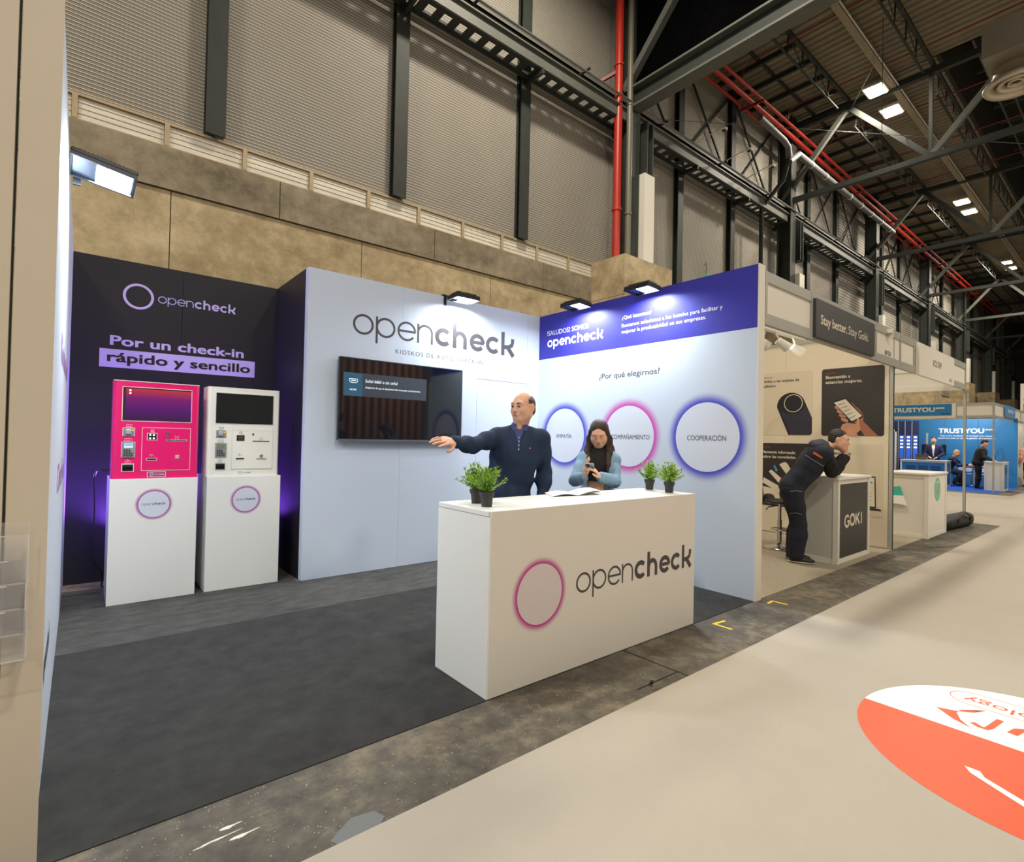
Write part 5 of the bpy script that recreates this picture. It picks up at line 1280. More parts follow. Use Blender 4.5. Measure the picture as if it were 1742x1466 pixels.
# ------------------------------------------------------------------ people in the blue booth
def simple(label, J, hair, top, legs, shirt=None, fem=False, res=.016, hs=1.0, closed=False, skirtlen=None, g=.02):
    root, T, R = person(label, J, dict(female=fem, hs=hs), res)
    S = SDF(); S.ell(T(0, -.022, .042), np.array([.083, .098, .088])*hs, R, .02); S.ell(T(0, -.045, -.02), np.array([.078, .062, .06])*hs, R, .03)
    S.box(T(0, .12, -.05), np.array([.12, .062, .10])*hs, R, .01, .02, 's'); S.box(T(0, .08, -.10), np.array([.12, .09, .085])*hs, R, .01, .02, 's')
    if fem: S.cone(T(0, -.05, 0), T(0, -.07, -.22), .075, .06, .04)
    S.mesh('hair', .010, hair, root)
    face_parts(root, T, R, hs, hair, LIP_M, detail=False)
    S = SDF(); P_, RR = torso(S, J, g, .05, fem)
    S.ell(J['pel']+V3(0, 0, -.02), (.18, .14, .13), RR, .04)
    if shirt:
        for a_ in (.35, .5, .65, .8, .95): S.box(P_(a_, .12), (.012+.05*(a_-.3), .075, .06), RR, .005, .006, 's')
    for q in 'RL': arm(S, J['sh'+q], J['el'+q], J['wr'+q], .014, 1.0, .03, .94)
    S.mesh('jacket' if shirt else 'blouse', .012, top, root, folds(.005, 24, 3))
    if shirt: S = SDF(); P2, _ = torso(S, J, .004, .05, fem); S.cone(P_(.95), P_(1.06, .0), .06, .055, .02); S.cut(P_(.2), -(J['neck']-J['pel'])); S.mesh('shirt', .012, shirt, root)
    S = SDF(); S.ell(J['pel']+V3(0, 0, -.02), (.165, .125, .12), RR, .04)
    for q in 'RL': leg(S, J['hp'+q], J['kn'+q], J['an'+q], .016)
    S.mesh('trousers', .014, legs, root)
    for q in 'RL': shoe(root, J['an'+q], J['to'+q], MATS['black_leather'], .012)
    return root, T, R
def standing(x, y, f, hgt, lean=0.0, **kw):
    k = hgt/1.75; f = nrm(V3(f[0], f[1], 0)); r = V3(f[1], -f[0], 0); P = lambda a, b, c: V3(x, y, 0)+f*a*k+r*b*k+V3(0, 0, c*k)
    J = dict(f=f, pel=P(0, 0, .92), neck=P(.02+lean, 0, 1.455), head=P(.05+lean*1.3, 0, 1.625), face=f+V3(0, 0, -.1), shR=P(.0+lean, .175, 1.385), shL=P(.0+lean, -.175, 1.385),
             elR=P(-.02+lean*.6, .235, 1.11), elL=P(-.02+lean*.6, -.235, 1.11), wrR=P(.10+lean*.3, .24, .88), wrL=P(.10+lean*.3, -.24, .88),
             hpR=P(0, .085, .88), hpL=P(0, -.085, .88), knR=P(.02, .09, .48), knL=P(.02, -.09, .48), anR=P(-.02, .095, .09), anL=P(-.02, -.095, .09), toR=P(.1, .11, .01), toL=P(.1, -.11, .01),
             hdR=(f*.3+V3(0, 0, -1), -r, 1, (.4, .4, .4, .4)), hdL=(f*.3+V3(0, 0, -1), r, -1, (.4, .4, .4, .4)))
    J.update({a: (P(*b) if not isinstance(b[0], np.ndarray) else b) for a, b in kw.items()}); return J
m_navyj = mat('navy_jacket', (34, 42, 78), .7, spec=.3); m_blkj = mat('black_jacket', (24, 24, 26), .7); m_ws = mat('white_shirt', (224, 220, 214), .7)
J = standing(24.95, 5.30, (-.99, -.1), 1.80, .04, elR=(.04, .27, 1.12), elL=(.04, -.27, 1.12), wrR=(.24, .12, 1.02), wrL=(.24, -.12, 1.0))
J['bulk'] = 1.05
J['hdR'] = (V3(-.6, -.5, -.3), V3(0, 0, -1), 1, (.4, .4, .4, .4)); J['hdL'] = (V3(-.6, .5, -.3), V3(0, 0, -1), -1, (.4, .4, .4, .4))
root, T, R = simple('bearded man in a navy suit behind the blue booth\'s reception desk', J, hairm('dark_hair', (40, 32, 28)), m_navyj, m_trs, m_ws)
S = SDF(); S.ell(T(0, .056, -.082), (.052, .046, .042), R, .02); S.ell(T(0, .112, -.056), (.020, .03, .008), R, .005, 's'); S.cut(T(0, 0, -.05), R @ V3(0, .3, 1)); S.mesh('beard', .009, hairm('beard', (70, 46, 36)), root)
J = standing(24.25, 3.92, (.10, -.99), 1.70, .10, elR=(.16, .24, 1.13), elL=(.16, -.24, 1.13), wrR=(.40, .16, 1.02), wrL=(.40, -.16, 1.02)); J['bulk'] = 1.28; J['face'] = nrm(V3(.05, -.8, -.5))
J['hdR'] = (V3(0, -1, -.2), V3(0, 0, -1), -1, (.3, .3, .3, .3)); J['hdL'] = (V3(0, -1, -.2), V3(0, 0, -1), 1, (.3, .3, .3, .3))
simple('heavy man in a black suit standing at the small white desk', J, hairm('black_hair', (26, 22, 20)), m_blkj, mat('black_cloth', (20, 20, 22), .8), m_ws, g=.03)
f = V3(0, -1, 0)
J = dict(f=f, pel=V3(24.9, 4.86, .585), neck=V3(24.9, 4.70, 1.04), head=V3(24.9, 4.62, 1.195), face=V3(0, -.85, -.45), shR=V3(24.72, 4.72, .98), shL=V3(25.08, 4.72, .98), elR=V3(24.68, 4.52, .76), elL=V3(25.1, 4.52, .76), wrR=V3(24.76, 4.28, .80), wrL=V3(25.0, 4.28, .80),
         hpR=V3(24.80, 4.84, .52), hpL=V3(25.0, 4.84, .52), knR=V3(24.78, 4.44, .50), knL=V3(25.04, 4.44, .50), anR=V3(24.78, 4.66, .14), anL=V3(25.04, 4.55, .09), toR=V3(24.78, 4.56, .06), toL=V3(25.04, 4.42, .01),
         hdR=(V3(.1, -1, -.1), V3(0, 0, -1), -1, (.3, .3, .3, .3)), hdL=(V3(-.1, -1, -.1), V3(0, 0, -1), 1, (.3, .3, .3, .3)))
simple('blond man in a navy suit seated typing at the round table', J, hairm('blond_hair', (196, 150, 96)), m_navyj, mat('dark_jeans', (30, 36, 56), .8), m_ws)
J = standing(27.3, 2.96, (.5, .3), 1.70, .12); simple('woman in a pink blouse at the right picture edge, back turned', J, hairm('auburn_hair', (98, 62, 42)), mat('pink_blouse', (222, 160, 138), .7), MATS['black_cloth'], None, True)
# ------------------------------------------------------------------ booth with the bar stool: walls, fascia, posters
m_cream = mat('cream_print', (216, 204, 180), .6, spec=.2); m_post = mat('poster_charcoal', (46, 42, 40), .5); m_redi = mat('red_ink', (206, 52, 48), .5)
G = 8.50; PG = Plane((G, 0, 0), (0, -1, 0), (0, 0, 1))
t = thing('booth_wall', 'cream poster wall between the booth with the stool and the next', 'partition', (G, 3.8, 0))
for (a, b_) in ((3.659, 5.6), (2.30, 3.657)):
    mb = MB(); mb.box(G, G+.03, a, b_, .02, 2.93); mb.build('wall_panel', m_cream, t)
mb = MB(); mb.box(G-.005, G+.035, 2.25, 2.29, .004, 2.96); mb.build('corner_post', m_alu, t)
mb = MB(); mb.box(G+.008, G+.022, 2.243, 2.25, .004, 2.48); mb.build('post_groove', m_blk, t)
mb = MB(); mb.box(G-.01, G+.04, 2.29, 5.6, 2.93, 2.965); mb.build('top_rail', m_alu, t)
def rounded(x0, x1, y0, y1, r, n=6):
    p = []
    for (cx_, cy_, a0) in ((x1-r, y1-r, 0), (x0+r, y1-r, 90), (x0+r, y0+r, 180), (x1-r, y0+r, 270)):
        for i in range(n+1): a = math.radians(a0+90*i/n); p.append((cx_+r*math.cos(a), cy_+r*math.sin(a)))
    return p
def poster(label, x0, x1, y0, y1, m):
    p = thing('poster', label, 'poster', (G, -(x0+x1)/2, y0))
    mb = MB(); mb.poly(PG, rounded(x0, x1, y0, y1, .035), .003); mb.build('poster_sheet', m, p); return p
def pp(p, name, pts, m, d=.0045, lab=None): mb = MB(); mb.poly(PG, pts, d); o = mb.build(name, m, p); return o
m_pbeige = mat('poster_beige', (206, 193, 168), .6); m_dev = mat('device_indigo', (44, 42, 56), .5); m_dev2 = mat('device_black', (26, 25, 30), .5); m_hand = mat('hand_print', (196, 140, 110), .6); m_hand2 = mat('hand_print_dark', (156, 100, 76), .6); m_pg = mat('poster_paper', (222, 212, 190), .6)
p = poster('cream poster with a dark round topped device', -4.05, -3.265, 1.537, 2.52, m_pbeige)
text(p, 'SMART ACCESS', PG, -3.995, -3.86, 2.445, .018, m_redi, .02, .0045)
text(p, 'Adiós a las tarjetas de', PG, -3.998, -3.46, 2.372, .042, m_blacki, .02, .0045); text(p, 'plástico.', PG, -3.998, -3.80, 2.298, .042, m_blacki, .02, .0045)
pp(p, 'device_print', [(-3.785, 1.97)]+[(-3.575-.21*math.cos(a), 1.985+.21*math.sin(a)) for a in np.linspace(.1, 2.75, 18)]+[(-3.27, 1.80), (-3.27, 1.57), (-3.30, 1.542), (-3.61, 1.542)], m_dev2)
pp(p, 'device_face', [(-3.74, 1.93), (-3.70, 1.90), (-3.60, 1.87), (-3.50, 1.87), (-3.40, 1.92), (-3.37, 1.98), (-3.272, 1.79), (-3.272, 1.58), (-3.31, 1.545), (-3.575, 1.545)], m_dev, .0052)
mb = MB(); disc(mb, PG, -3.541, 2.030, .0, .150, .0055, 40); mb.build('device_disc', m_dev2, p); mb = MB(); disc(mb, PG, -3.541, 2.030, .128, .137, .0065, 40); mb.build('device_ring', m_pg, p)
p = poster('dark poster with two hands holding a phone', -3.14, -2.35, 1.533, 2.515, m_post)
text(p, 'CÓMO ENTRAR', PG, -3.088, -2.96, 2.440, .018, m_redi, .02, .0045)
text(p, 'Bienvenido a', PG, -3.087, -2.768, 2.368, .046, m_pg, .02, .0045); text(p, 'estancias mejores.', PG, -3.088, -2.616, 2.296, .046, m_pg, .02, .0045)
pp(p, 'arm_print', [(-2.82, 1.98), (-2.74, 2.01), (-2.70, 1.96), (-2.64, 1.90), (-2.60, 1.82), (-2.60, 1.74), (-2.42, 1.536), (-2.58, 1.536), (-2.66, 1.66), (-2.74, 1.76)], m_hand2)
for i in range(4): pp(p, 'finger_print', [(-2.965+.028*i, 1.96-.058*i), (-2.93+.028*i, 1.975-.058*i), (-2.875+.03*i, 1.93-.058*i), (-2.885+.03*i, 1.90-.058*i), (-2.93+.028*i, 1.915-.058*i), (-2.96+.028*i, 1.935-.058*i)], m_hand, .0052)
pp(p, 'phone_print', [(-2.985, 2.03), (-2.97, 2.05), (-2.83, 2.088), (-2.81, 2.078), (-2.60, 1.81), (-2.615, 1.79), (-2.735, 1.722), (-2.755, 1.73)], m_dev2, .0058)
pp(p, 'phone_screen', [(-2.972, 2.015), (-2.825, 2.062), (-2.617, 1.815), (-2.74, 1.742)], m_pg, .0064)
for i in range(5): pp(p, 'screen_text', [(-2.915+.034*i, 1.985-.050*i), (-2.835+.034*i, 2.010-.046*i), (-2.832+.034*i, 2.004-.046*i), (-2.912+.034*i, 1.979-.050*i)], m_blacki, .0068)
pp(p, 'hand_print', [(-2.88, 1.65), (-2.86, 1.70), (-2.80, 1.72), (-2.72, 1.71), (-2.685, 1.70), (-2.675, 1.78), (-2.655, 1.785), (-2.645, 1.69), (-2.63, 1.62), (-2.68, 1.57), (-2.66, 1.536), (-2.87, 1.536)], m_hand, .0066)
p = poster('dark poster of message slips behind the bar stool', -4.05, -3.27, .422, 1.411, m_post)
text(p, 'PROMOCIONES', PG, -4.01, -3.88, 1.335, .018, m_redi, .02, .0045)
text(p, 'Mantente informado', PG, -4.010, -3.504, 1.248, .044, m_pg, .02, .0045); text(p, 'sobre las novedades.', PG, -4.010, -3.49, 1.176, .044, m_pg, .02, .0045)
for q in ([(-3.74, 1.08), (-3.66, 1.12), (-3.62, 1.10), (-3.50, .90), (-3.56, .84)], [(-3.90, .96), (-3.86, .99), (-3.63, .80), (-3.66, .74), (-3.70, .74)], [(-4.0, .78), (-3.98, .86), (-3.72, .73), (-3.66, .68), (-3.70, .62)], [(-3.99, .72), (-3.75, .68), (-3.70, .45), (-3.96, .46)]): pp(p, 'paper_slip', q, m_pg, .0045+.0004*len(q))
pp(p, 'blue_tag', [(-3.83, 1.05), (-3.81, 1.07), (-3.76, .98), (-3.79, .96)], mat('tag_blue', (80, 140, 190), .5), .0072)
mb = MB(); disc(mb, PG, -3.665, .75, 0, .022, .0075, 16); mb.build('yellow_dot', mat('tag_yellow', (236, 180, 60), .5), p)
mb = MB(); disc(mb, PG, -3.68, .82, 0, .02, .0075, 16); disc(mb, PG, -3.70, .86, 0, .014, .0079, 16); mb.build('red_dot', m_redi, p)
p = poster('cream poster with a laptop behind the worker', -3.14, -2.355, .42, 1.418, m_pbeige)
text(p, 'Automatiza tareas', PG, -3.09, -2.745, 1.262, .044, m_blacki, .02, .0045); text(p, 'repetitivas.', PG, -3.09, -2.82, 1.19, .044, m_blacki, .02, .0045)
pp(p, 'laptop_lid', [(-3.0, .54), (-2.995, .975), (-2.445, .975), (-2.435, .54)], m_dev2); pp(p, 'laptop_screen', [(-2.98, .56), (-2.975, .957), (-2.458, .957), (-2.45, .56)], m_pg, .0052); pp(p, 'laptop_base', [(-3.05, .512), (-3.03, .54), (-2.40, .535), (-2.372, .518), (-2.38, .508)], m_dev2, .0056)
pp(p, 'screen_bar', [(-2.62, .88), (-2.62, .90), (-2.48, .90), (-2.48, .88)], MATS['tag_blue'], .0058)
for i in range(3): pp(p, 'screen_text', [(-2.62, .74-.05*i), (-2.62, .748-.05*i), (-2.50, .748-.05*i), (-2.50, .74-.05*i)], m_blacki, .0058)
# back wall
t = thing('booth_wall', 'plain cream back wall of the booth with the stool', 'partition', (6.6, 5.6, 0))
for x0 in np.arange(4.76, 12.6, .98):
    mb = MB(); mb.box(x0, x0+.96, 5.6, 5.63, .02, 2.5); mb.build('wall_panel', m_cream, t) if x0 < 8.2 else None
# fascia along the aisle
t = thing('fascia', 'long aluminium framed white fascia band over the two booths', 'fascia', (8.7, 2.25, 2.48))
xs = [4.782, 5.785, 7.755, 8.76, 9.42, 11.6, 12.72]
for i in range(len(xs)-1):
    mb = MB(); mb.box(xs[i]+.02, xs[i+1]-.02, 2.252, 2.262, 2.58, 2.87); mb.build('infill_panel', m_whitew, t)
    for (z0, z1) in ((2.865, 2.965), (2.478, 2.58)):
        mb = MB(); mb.box(xs[i]+.018, xs[i+1]-.018, 2.240, 2.280, z0, z1); mb.box(xs[i]+.018, xs[i+1]-.018, 2.236, 2.240, z0, z0+.012); mb.build('fascia_rail', m_alu, t)
for x in xs:
    mb = MB(); mb.box(x-.02, x+.02, 2.236, 2.284, 2.478, 2.968); mb.build('fascia_post', m_alu, t)
text(t, 'BF50', Plane((0, 2.251, 0), (1, 0, 0), (0, 0, 1)), 8.14, 8.38, 2.60, .06, m_blacki, .01)
mb = MB(); mb.box(8.14, 8.22, 2.18, 2.24, 2.88, 2.93); mb.box(8.19, 8.22, 2.18, 2.24, 2.82, 2.88); mb.build('fascia_hook', m_whitew, t)
t = thing('sign_board', 'dark sign board reading Stay better on the fascia', 'sign', (6.7, 2.22, 2.5))
mb = MB(); mb.box(5.803, 7.578, 2.205, 2.236, 2.505, 2.902); mb.build('board', mat('sign_charcoal', (62, 62, 62), .5), t)
Pg = Plane((0, 2.205, 0), (1, 0, 0), (0, 0, 1))
text(t, 'Stay better.', Pg, 5.925, 6.655, 2.655, .098, m_pg, .025); text(t, 'Stay Goki.', Pg, 6.700, 7.355, 2.655, .098, m_pg, -.004)
t = thing('sign_board', 'white sign board with small logo, on the fascia of the corner booth', 'sign', (10.5, 2.2, 2.45))
mb = MB(); mb.box(9.462, 11.57, 2.19, 2.236, 2.455, 2.925); mb.build('board', m_whitew, t)
Pg = Plane((0, 2.19, 0), (1, 0, 0), (0, 0, 1))
text(t, 'ROLTRIP', Pg, 10.22, 10.72, 2.655, .10, m_ink, .01); mb = MB(); mb.box(10.50, 10.56, 2.1885, 2.1895, 2.655, 2.70); mb.build('green_mark', m_leafs[0], t); text(t, 'BF52', Pg, 11.25, 11.42, 2.50, .05, m_ink, .01)
t = thing('fascia', 'side fascia of the corner booth seen from inside', 'fascia', (12.72, 4, 2.48))
mb = MB(); mb.box(12.70, 12.74, 2.26, 5.6, 2.478, 2.58); mb.box(12.70, 12.74, 2.26, 5.6, 2.865, 2.965); mb.build('fascia_rail', m_whitew, t)
mb = MB(); mb.box(12.715, 12.725, 2.26, 5.6, 2.58, 2.865); mb.build('infill_panel', m_whitew, t)
t = thing('booth_pole', 'slim aluminium corner pole of the corner booth', 'pole', (12.72, 2.25, 0))
mb = MB(); mb.box(12.70, 12.74, 2.23, 2.27, .004, 2.478); mb.build('pole_tube', m_alu, t); mb = MB(); mb.box(12.685, 12.755, 2.215, 2.285, .004, .03); mb.build('pole_foot', m_alu, t)
mb = MB(); mb.box(12.712, 12.728, 2.227, 2.231, .05, 2.478); mb.build('post_groove', m_steel, t)
# spot heads under the fascia
for i, (x, y) in enumerate(((6.20, 2.95), (6.42, 2.82), (6.92, 2.86))):
    t = thing('spot_lamp', ('white spot lamp head, leftmost of three behind the fascia', 'white spot lamp head, middle of three behind the fascia', 'white spot lamp head, rightmost of three behind the fascia')[i], 'lamp', (x, y, 2.6), group='white spot heads behind the fascia')
    mb = MB(); mb.tube([(x-.05, y+.02, 2.62), (x+.05, y-.05, 2.54)], .045, 14, .06); mb.build('lamp_head', m_white, t, smooth=50)
    mb = MB(); mb.tube([(x, y, 2.60), (x-.02, 2.89, 2.735)], .01, 6); mb.build('lamp_arm', m_white, t)
t = thing('lamp_rail', 'white lamp rail inside the booth with the stool', 'rail', (6.5, 2.9, 2.75)); mb = MB(); mb.box(5.9, 7.2, 2.86, 2.92, 2.73, 2.77); mb.build('rail', m_white, t)
for x in (6.0, 7.1): mb = MB(); mb.box(x-.015, x+.015, 2.262, 2.86, 2.735, 2.765); mb.build('rail_bracket', m_white, t)
area_light('booth_light', (6.4, 3.2, 2.7), (8.3, 3.4, 1.2), .4, .2, 8, (1.0, .87, .70))

# ------------------------------------------------------------------ grey fronted counter and stool
def frame_counter(label, x0, x1, y0, y1, h, front_m, side_m, txt=None):
    t = thing('display_counter', label, 'counter', ((x0+x1)/2, (y0+y1)/2, 0)); p_ = .055
    for (a, b_) in ((x0, y0), (x1-p_, y0), (x0, y1-p_), (x1-p_, y1-p_)):
        mb = MB(); mb.box(a, a+p_, b_, b_+p_, .004, h-.03); mb.build('corner_post', m_whitew, t)
    for (z0, z1) in ((.004, .06), (h-.085, h-.03)):
        mb = MB(); mb.box(x0+p_, x1-p_, y0+.008, y0+.04, z0, z1); mb.build('front_rail', m_whitew, t); mb = MB(); mb.box(x0+.008, x0+.04, y0+p_, y1-p_, z0, z1); mb.build('side_rail', m_whitew, t); mb = MB(); mb.box(x1-.04, x1-.008, y0+p_, y1-p_, z0, z1); mb.build('side_rail', m_whitew, t)
    mb = MB(); mb.box(x0+p_, x1-p_, y0+.012, y0+.018, .06, h-.085); f = mb.build('front_panel', front_m, t)
    mb = MB(); mb.box(x0+.014, x0+.02, y0+p_, y1-p_, .06, h-.085); mb.build('side_panel', side_m, t); mb = MB(); mb.box(x1-.02, x1-.014, y0+p_, y1-p_, .06, h-.085); mb.build('side_panel', side_m, t)
    mb = MB(); mb.box(x0-.015, x1+.015, y0-.015, y1+.015, h-.03, h, .004); mb.build('counter_top', m_white, t)
    return t
t = frame_counter('white framed counter with dark front panel, the worker leaning on it', 6.865, 7.935, 2.345, 2.90, 1.02, mat('counter_charcoal', (58, 55, 52), .5), mat('counter_side_grey', (196, 194, 184), .55))
Pg = Plane((0, 2.357, 0), (1, 0, 0), (0, 0, 1))
m_gk = m_pg; mb = MB(); S_ = lambda q: Pg.at(q[0], q[1], .0015)
x0, x1, b_, h_ = 7.085, 7.72, .418, .142
gx = lambda a, b2: (x0+(x1-x0)*a, b_+h_*b2)
stroke(mb, Pg, [gx(.155+.115*math.cos(a), .46+.46*math.sin(a)) for a in np.linspace(.8, 5.9, 20)]+[gx(.265, .42), gx(.17, .42)], .033, S_)
stroke(mb, Pg, [gx(.43+.115*math.cos(a), .5+.44*math.sin(a)) for a in np.linspace(0, 2*PI, 26)], .033, S_)
stroke(mb, Pg, [gx(.62, 0), gx(.62, 1)], .033, S_); stroke(mb, Pg, [gx(.64, .42), gx(.80, 1)], .033, S_); stroke(mb, Pg, [gx(.69, .55), gx(.82, 0)], .033, S_); stroke(mb, Pg, [gx(.92, 0), gx(.92, 1)], .033, S_)
mb.build('logo_lettering', m_gk, t)
t = thing('paper_sheet', 'paper sheet on top of the dark fronted counter', 'paper', (7.45, 2.55, 1.02)); mb = MB(); mb.obox((7.45, 2.58, 1.0225), (.15, .03, 0), (-.02, .10, 0), (0, 0, .001)); mb.build('sheet', m_page, t)
t = thing('bar_stool', 'black seated bar stool with chrome column behind the worker', 'stool', (7.28, 3.20, 0))
sx, sy = 7.28, 3.19
mb = MB(); mb.lathe((sx, sy, .005), [(.0, .0), (.21, .0), (.215, .008), (.17, .022), (.06, .045), (.03, .075)], 36, cap=False); mb.build('stool_base', m_chrome, t, smooth=True)
mb = MB(); mb.tube([(sx, sy, .05), (sx, sy, .38)], .03, 16); mb.tube([(sx, sy, .36), (sx, sy, .60)], .022, 16); mb.build('gas_column', m_chrome, t, smooth=50)
mb = MB(); pts = [(sx+.13*math.cos(a), sy+.13*math.sin(a)-.03, .26) for a in np.linspace(0, 2*PI, 25)]; mb.tube(pts, .009, 8, cap=False); mb.tube([(sx, sy, .26), (sx, sy-.15, .26)], .009, 8); mb.build('foot_ring', m_chrome, t, smooth=True)
S = SDF(); S.ell((sx, sy, .63), (.20, .19, .035), None, .02); S.ell((sx, sy+.17, .66), (.19, .05, .06), None, .04); S.ell((sx, sy-.01, .70), (.15, .13, .045), None, .03, 's'); S.mesh('seat', .012, m_blk, t)
mb = MB(); mb.tube([(sx, sy, .58), (sx-.02, sy+.14, .54), (sx-.03, sy+.17, .50)], .007, 8); mb.build('height_lever', m_blk, t, smooth=True)

# ------------------------------------------------------------------ corner booth counter, duffel bag
t = frame_counter('white counter with a round teal logo in the corner booth', 9.95, 11.05, 2.175, 2.75, 1.0, m_whitew, m_whitew)
Pg = Plane((0, 2.187, 0), (1, 0, 0), (0, 0, 1)); m_teal = mat('teal_print', (112, 190, 166), .5)
mb = MB(); disc(mb, Pg, 10.52, .735, 0, .185, .002, 40); mb.build('logo_disc', m_teal, t); mb = MB(); mb.poly(Pg, [(10.46, .70), (10.60, .80), (10.56, .64), (10.52, .67)], .0035); mb.build('paper_plane', mat('coral_print', (226, 120, 84), .5), t)
o = text(t, 'ROLTRIP', Pg, 10.39, 10.65, .83, .035, m_whiteink, 0, .003)
t = thing('flyer', 'teal and white flyer hanging off the teal logo counter', 'flyer', (9.7, 2.6, .7))
mb = MB(); 
for i in range(7): z = .80-.04*i; mb.v += [(9.946-.006*i, 2.66, z-.05), (9.944-.004*i, 2.53-.016*i, z-.02-.008*i)]
for i in range(6): mb.f.append((2*i, 2*i+1, 2*i+3, 2*i+2)); mb.m.append(0 if i < 3 else 1)
mb.build('flyer_sheet', [mat('teal_paper', (60, 180, 160), .5), m_page], t, smooth=True)
t = thing('duffel_bag', 'long black duffel bag lying at the foot of the corner pole', 'bag', (11.9, 2.2, 0))
S = SDF(); S.cone((11.2, 2.27, .13), (12.38, 2.18, .13), .12, .13, .03); S.cut((0, 0, .006), (0, 0, -1)); S.mesh('bag_body', .015, mat('black_nylon', (22, 22, 20), .6), t, folds(.012, 18, 9))
mb = MB(); mb.tube([(11.5, 2.12, .12), (11.6, 2.08, .25), (11.9, 2.08, .28), (12.1, 2.05, .2), (12.15, 2.08, .08)], .012, 6); mb.build('strap', m_blk, t, smooth=True)

# ------------------------------------------------------------------ blue booth in the distance
m_tb = mat('booth_blue_print', (36, 116, 172), .5); m_tb2 = mat('booth_navy_print', (28, 40, 84), .5); m_tsq = mat('booth_square_blue', (30, 74, 130), .5)
TX, TY = 22.4, 3.25
t = thing('fascia', 'distant white fascia of the blue booth with blue name sign', 'fascia', (TX, 4.5, 2.38))
ys = [3.25, 4.184, 5.2, 6.2, 7.2]
for i in range(4):
    mb = MB(); mb.box(TX, TX+.01, ys[i]+.03, ys[i+1]-.03, 2.46, 2.79); mb.build('infill_panel', m_whitew, t)
    for (z0, z1) in ((2.79, 2.868), (2.382, 2.46)): mb = MB(); mb.box(TX-.012, TX+.02, ys[i]+.02, ys[i+1]-.02, z0, z1); mb.build('fascia_rail', m_alu, t)
for x in ys: mb = MB(); mb.box(TX-.015, TX+.025, x-.02, x+.02, 2.382, 2.87); mb.build('fascia_post', m_alu, t)
PX = Plane((TX-.03, 0, 0), (0, -1, 0), (0, 0, 1))
mb = MB(); mb.box(TX-.03, TX-.015, 4.19, 6.9, 2.385, 2.87); mb.build('sign_backing', m_whitew, t)
mb = MB(); mb.box(TX-.04, TX-.03, 4.287, 6.55, 2.472, 2.855); mb.build('sign_field', m_tb, t)
PX = Plane((TX-.04, 0, 0), (0, -1, 0), (0, 0, 1))
text(t, 'TRUSTYOU', PX, -5.93, -4.745, 2.605, .150, m_pg, .04)
def flags(par, P, x, y, s):
    mb = MB()
    for i in range(3): mb.poly(P, [(x+i*s*1.15, y), (x+i*s*1.15, y+s*.75), (x+i*s*1.15+s, y+s*.75), (x+i*s*1.15+s, y+s*.2), (x+i*s*1.15+s*.35, y+s*.2), (x+i*s*1.15+s*.35, y)], .003)
    mb.build('logo_flags', m_pg, par)
flags(t, PX, -4.715, 2.69, .072); text(t, 'BF46', PX, -4.56, -4.34, 2.50, .055, m_blacki, .02)
t = thing('fascia', 'distant fascia of the blue booth running away along the aisle', 'fascia', (26, TY, 2.38))
xs = [22.4, 24.0, 25.95, 27.6, 29.3, 31, 33, 36]
for i in range(7):
    mb = MB(); mb.box(xs[i]+.04, xs[i+1]-.04, TY, TY+.01, 2.46, 2.79); mb.build('infill_panel', m_whitew, t)
    mb = MB(); mb.box(xs[i], xs[i+1], TY-.012, TY+.02, 2.79, 2.868); mb.box(xs[i], xs[i+1], TY-.012, TY+.02, 2.382, 2.46); mb.box(xs[i]-.02, xs[i]+.02, TY-.02, TY+.02, 2.382, 2.87); mb.build('fascia_rail', m_alu, t)
mb = MB(); mb.box(24.05, 25.93, TY-.06, TY-.03, 2.47, 2.87); mb.build('sign_field', mat('pale_sign_blue', (96, 150, 210), .4), t); text(t, 'TRUSTYOU', Plane((0, TY-.06, 0), (1, 0, 0), (0, 0, 1)), 24.4, 25.6, 2.64, .10, m_whiteink, .03)
t = thing('booth_pole', 'slim front corner pole of the blue booth', 'pole', (TX, TY, 0)); mb = MB(); mb.box(TX-.02, TX+.025, TY-.02, TY+.025, .005, 2.382); mb.build('pole_tube', m_alu, t)
t = thing('booth_wall', 'bright blue back wall with white company name in the distance', 'partition', (26, 4.6, 0)); PXb = Plane((26.0, 0, 0), (0, -1, 0), (0, 0, 1))
for (a, b_) in ((3.13, 4.2), (4.2, 5.2), (5.2, 6.2), (6.2, 7.5)): mb = MB(); mb.box(26.0, 26.05, a+.003, b_-.003, .0, 2.5); mb.build('wall_panel', m_tb, t)
text(t, 'TRUSTYOU', PXb, -5.377, -4.045, 1.965, .175, m_whiteink, .045); flags(t, PXb, -4.00, 2.055, .08)
text(t, 'Mejora los resultados de tu hotel con nuestra', PXb, -5.33, -3.77, 1.835, .055, m_whiteink, .02); text(t, 'plataforma todo en uno de gestión de reputación', PXb, -5.40, -3.73, 1.745, .055, m_whiteink, .02)
mb = MB(); S_ = lambda q: PXb.at(q[0], q[1], .002); stroke(mb, PXb, [(-3.72, .95), (-3.72, 1.2), (-3.66, 1.2), (-3.66, 1.35), (-3.60, 1.35), (-3.60, 1.42), (-3.54, 1.42), (-3.54, 1.2), (-3.48, 1.2), (-3.48, .95)], .012, S_)
stroke(mb, PXb, [(-3.44, .62), (-3.36, .62), (-3.36, .66), (-3.28, .66), (-3.28, .5), (-3.2, .5), (-3.2, .44)], .012, S_); mb.build('skyline_print', m_tb2, t)
t = thing('screen_partition', 'dark navy screens panel at the left of the blue booth', 'panel', (25, 6, 0)); PXn = Plane((24.98, 0, 0), (0, -1, 0), (0, 0, 1))
